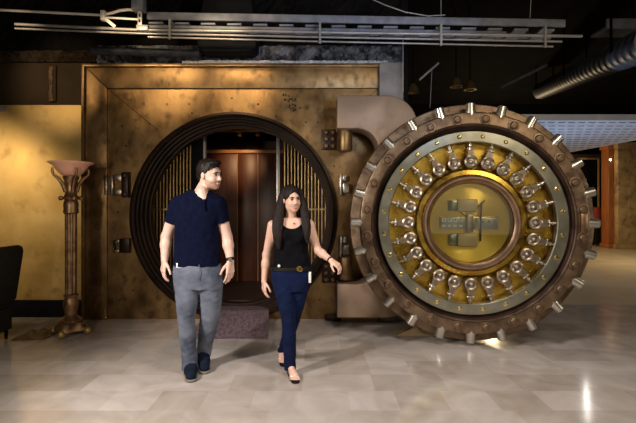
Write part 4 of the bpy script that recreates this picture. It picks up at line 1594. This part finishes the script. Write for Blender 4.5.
# hair
f = Field((XW(262, YF), YF - .26, ZW(252, YF)), (XW(322, YF), YF + .24, ZW(179, YF)), .004)
f.add(hw_.e((0, -.020, .042), (.084, .106, .100)), .01)
f.add(zloft(sta([(196, 290, 11, .06, YF + .05), (206, 290, 13, .06, YF + .06), (220, 290, 16, .05, YF + .075), (238, 291, 17, .04, YF + .10), (246, 291, 14, .03, YF + .10)])), .03)
f.add(zloft(sta([(189, 284.5, 2.6, .030, YF + .02), (198, 281.5, 3.6, .036, YF + .0), (208, 279.5, 4.8, .038, YF - .035), (218, 278.2, 5.6, .036, YF - .075), (228, 277.6, 5.6, .031, YF - .102), (238, 277.4, 4.6, .024, YF - .116), (245, 278, 3.0, .014, YF - .12), (249, 278.5, 1.4, .008, YF - .12)])), .025)
f.add(zloft(sta([(189, 299.5, 2.4, .028, YF + .02), (198, 302.0, 3.2, .032, YF + .0), (208, 304, 4.0, .034, YF - .035), (217, 305.4, 4.6, .033, YF - .075), (227, 306.4, 4.6, .029, YF - .098), (235, 307, 3.6, .021, YF - .11), (240, 307.2, 2.2, .012, YF - .115), (243, 307.2, 1.0, .008, YF - .115)])), .025)
# the face opening
f.sub(hw_.e((0, .088, -.028), (.058, .080, .098)), .012)
f.sub(cap(hw_.w((0, .055, -.08)), np.array(P(292.5, 226, YF - .12)), .036, .030), .014)
f.warp(lambda X, Y, Z: wr(X, Y, Z, 31, .0022, 330, 260, 5))
link('hair', f.mesh('hair', wo, 1), M['hair_w'], wom)
# top
f = Field((XW(262, YF), YF - .22, ZW(272, YF)), (XW(322, YF), YF + .22, ZW(214, YF)), .0045)
f.add(zloft(sta([(219, 291, 15, .075, YF), (224, 291, 18.6, .092, YF), (232, 291, 18.6, .108, YF), (242, 291, 17.8, .108, YF), (252, 291.2, 17.2, .100, YF), (262, 291.4, 18.8, .104, YF), (269, 291.5, 20, .11, YF)])), .02)
for px in (283.5, 300):
    f.add(ell(P(px, 236, YF - .075), (.052, .045, .05)), .03)
for px in (272.5, 309.5):
    f.sub(ell(P(px, 222.5, YF), (.053, .2, .075)), .01)
f.sub(ell(P(292, 216, YF - .06), (.095, .13, .112)), .008)
f.warp(lambda X, Y, Z: wr(X, Y, Z, 41, .004, 35, 30, 40))
link('top', f.mesh('top', wo, 2), M['blacktop'], wom)
# jeans
f = Field((XW(262, YF), YF - .30, .04), (XW(320, YF), YF + .42, ZW(261, YF)), .0045)
f.add(zloft(sta([(263, 291.3, 18.6, .102, YF), (272, 291.5, 19.6, .112, YF), (282, 291.5, 19.4, .116, YF), (290, 291.5, 17.6, .108, YF)]), ex=2.3), .02)
f.add(zloft(sta([(272, 282.5, 10.5, .095, YF), (288, 283.5, 9.8, .09, YF - .03), (305, 286.3, 8.2, .075, YF - .06), (322, 288.6, 6.6, .066, YF - .07), (338, 289, 7.2, .062, YF - .06), (354, 289.8, 6.2, .052, YF - .055), (371, 290, 5.6, .048, YF - .055)])), .02)
f.add(zloft(sta([(272, 300.5, 10.2, .095, YF), (288, 299.6, 9.4, .088, YF), (305, 297, 7.6, .072, YF + .02), (322, 293.2, 6.2, .064, YF + .06), (336, 288.5, 6.4, .06, YF + .16), (351, 282.5, 5.4, .05, YF + .28)])), .015)
f.warp(lambda X, Y, Z: wr(X, Y, Z, 51, .0018, 40, 40, 50) + wr(X, Y, Z, 52, .001, 70, 60, 120))
f.keep(lambda X, Y, Z: Z - P(0, 265.5, YF).z - 0 * X)
wj = link('jeans', f.mesh('jeans', wo, 2), M['bluejeans'], wom)
# belt and buckle
bz = P(291, 268, YF).z
bt = MB()
pts = []
for i in range(49):
    a = 2 * PI * i / 48
    pts.append((XW(291.3, YF) - wo[0] + 20.2 / F_PX * YF * math.copysign(abs(math.cos(a)) ** .92, math.cos(a)), .112 * math.copysign(abs(math.sin(a)) ** .92, math.sin(a)), bz))
for dz in (-.009, 0, .009):
    bt.tube([(p[0], p[1], p[2] + dz) for p in pts], .0075, 6, caps=False)
belt = obj('belt', bt, M['blackleather'], wom, 60)
q = P(299.5, 268.7, YF - .112) - Vector(wo)
obj('buckle', MB().lathe([(0, -.012), (.022, -.014), (.028, -.008), (.028, .006)], 20, 'Y', tuple(q)), M['goldbuckle'], belt, 40)
q = P(279, 266, YF - .11) - Vector(wo)
obj('belt_stud', MB().sphere(tuple(q), .013, 12, 8), M['white'], belt)
q = P(310, 277, YF - .07) - Vector(wo)
obj('pocket_card', MB().box((q.x - .012, q.y - .004, q.z - .05), (q.x + .010, q.y + .004, q.z + .045)), M['white'], wom, 30, .003)
# bracelet and necklace
dn = (bR[2] - bR[1]).normalized()
wp = bR[2] - dn * .012
obj('bracelet', MB().tube([wp - dn * .007 - Vector(wo), wp + dn * .007 - Vector(wo)], .028, 20), M['blackleather'], wom, 50)
q = P(294, 223.5, YF - .085) - Vector(wo)
obj('pendant', MB().sphere(tuple(q), .008, 10, 8), M['goldbuckle'], wom)

# ------------------------------------------------------------------ lights
def look(o, tgt):
    o.rotation_euler = (Vector(tgt) - o.location).to_track_quat('-Z', 'Y').to_euler()


def spot(name, loc, tgt, power, color, angle, size=.05, blend=.5):
    l = bpy.data.lights.new(name, 'SPOT')
    l.energy, l.color, l.spot_size, l.spot_blend, l.shadow_soft_size = power, color, math.radians(angle), blend, size
    o = bpy.data.objects.new(name, l)
    C.objects.link(o)
    o.location = loc
    look(o, tgt)
    return o


def area(name, loc, tgt, power, color, sx, sy):
    l = bpy.data.lights.new(name, 'AREA')
    l.energy, l.color, l.shape, l.size, l.size_y = power, color, 'RECTANGLE', sx, sy
    o = bpy.data.objects.new(name, l)
    C.objects.link(o)
    o.location = loc
    look(o, tgt)
    return o


def point(name, loc, power, color, size=.1):
    l = bpy.data.lights.new(name, 'POINT')
    l.energy, l.color, l.shadow_soft_size = power, color, size
    o = bpy.data.objects.new(name, l)
    C.objects.link(o)
    o.location = loc
    return o


WARM, NEUT, COOL = (1, .74, .45), (1, .93, .88), (.55, .70, 1)
spot('key_light', (-2.5, 1.7, 2.45), (-.1, 3.9, .55), 380, NEUT, 82, .09, .6)
spot('front_light', (.5, -1.2, 3.0), (.2, 2.7, 0), 200, NEUT, 54, .25, .7)
spot('floor_light', (1.0, 2.0, 4.8), (1.0, 2.5, 0), 450, (1, .93, .91), 84, .3, .9)
spot('floor_light', (-2.4, 2.0, 4.8), (-2.4, 2.2, 0), 240, (1, .88, .76), 62, .3, .9)
for px, e in ((112, 34), (188, 60), (248, 42)):
    spot('vault_washer', (XW(px, 7.5), 4.0, 3.5), (XW(px, 7.5) + .05, YW, 3.12), e * 2.1, WARM, 44, .05, .8)
spot('vault_light', (-1.2, 3.2, 4.9), (-1.0, YW, 2.75), 120, WARM, 50, .1, .9)
spot('panel_light', (-4.7, 3.5, 2.7), (-4.35, 5.9, 1.45), 210, (1, .77, .48), 58, .08, .8)
area('door_light', (2.4, 1.2, 3.4), (1.6, 4.6, 1.3), 40, (1, .84, .62), 1.2, .5)
area('door_side_light', (-2.6, 1.9, 1.75), (1.5, 4.6, 1.3), 30, (1, .88, .72), .3, .6)
area('door_side_light', (4.9, 2.3, 1.7), (1.7, 4.6, 1.3), 12, (1, .84, .66), .3, .6)
spot('tray_light', (1.2, 2.2, 2.3), (.4, 5.4, 3.55), 190, COOL, 62, .2, 1.0)
point('far_room_lamp', (6.0, 15.6, 2.6), 260, (1, .74, .42), .2)
area('far_floor_light', (9.0, 10.5, 2.7), (8.0, 11.5, 0), 90, (1, .80, .52), .5, .5)
area('canopy_fill', (3.9, 7.6, .5), (4.6, 8.6, 2.85), 40, COOL, .6, .6)  # added fill behind the door, no fixture, brightens the canopy underside
spot('bowl_fill', (-2.3, 2.0, 1.75), (XW(72, 5.1), 5.1, 1.9), 26, (1, .82, .62), 12, .05, .6)  # added narrow fill, no fixture, lightens the glass bowl
area('metal_sheen_fill', (1.7, -3.0, 1.9), (1.6, 4.6, 1.3), 20, (1, .85, .62), 3.2, 2.4)  # unseen panel added behind the camera for soft sheen on flat metal
area('streak_strip', (XW(587, 6.3), 6.3, 1.30), (XW(587, 6.3), 0, .6), 1.2, (1, .95, .88), .05, .46)  # unseen strip added behind the door edge to reflect as a floor streak
spot('vault_lamp', (-1.2, 6.75, 2.65), (-1.38, 7.9, 2.2), 55, (1, .60, .30), 46, .06, 1.0)

w = bpy.data.worlds.new('world')
bpy.context.scene.world = w
w.use_nodes = True
w.node_tree.nodes['Background'].inputs['Color'].default_value = (.9, .8, .72, 1)
w.node_tree.nodes['Background'].inputs['Strength'].default_value = .02

# ------------------------------------------------------------------ camera
cd = bpy.data.cameras.new('camera')
cam = bpy.data.objects.new('camera', cd)
C.objects.link(cam)
cam.location = (0, 0, CH)
cam.rotation_euler = (PI / 2, 0, 0)
cd.sensor_width = 36
cd.lens = F_PX * 36 / 636
cd.shift_y = -(211.5 - HY) / 636
cd.clip_end = 100
sc = bpy.context.scene
sc.camera = cam
sc.view_settings.view_transform = 'Standard'
sc.view_settings.look = 'None'
sc.view_settings.exposure = 0
sc.view_settings.gamma = 1
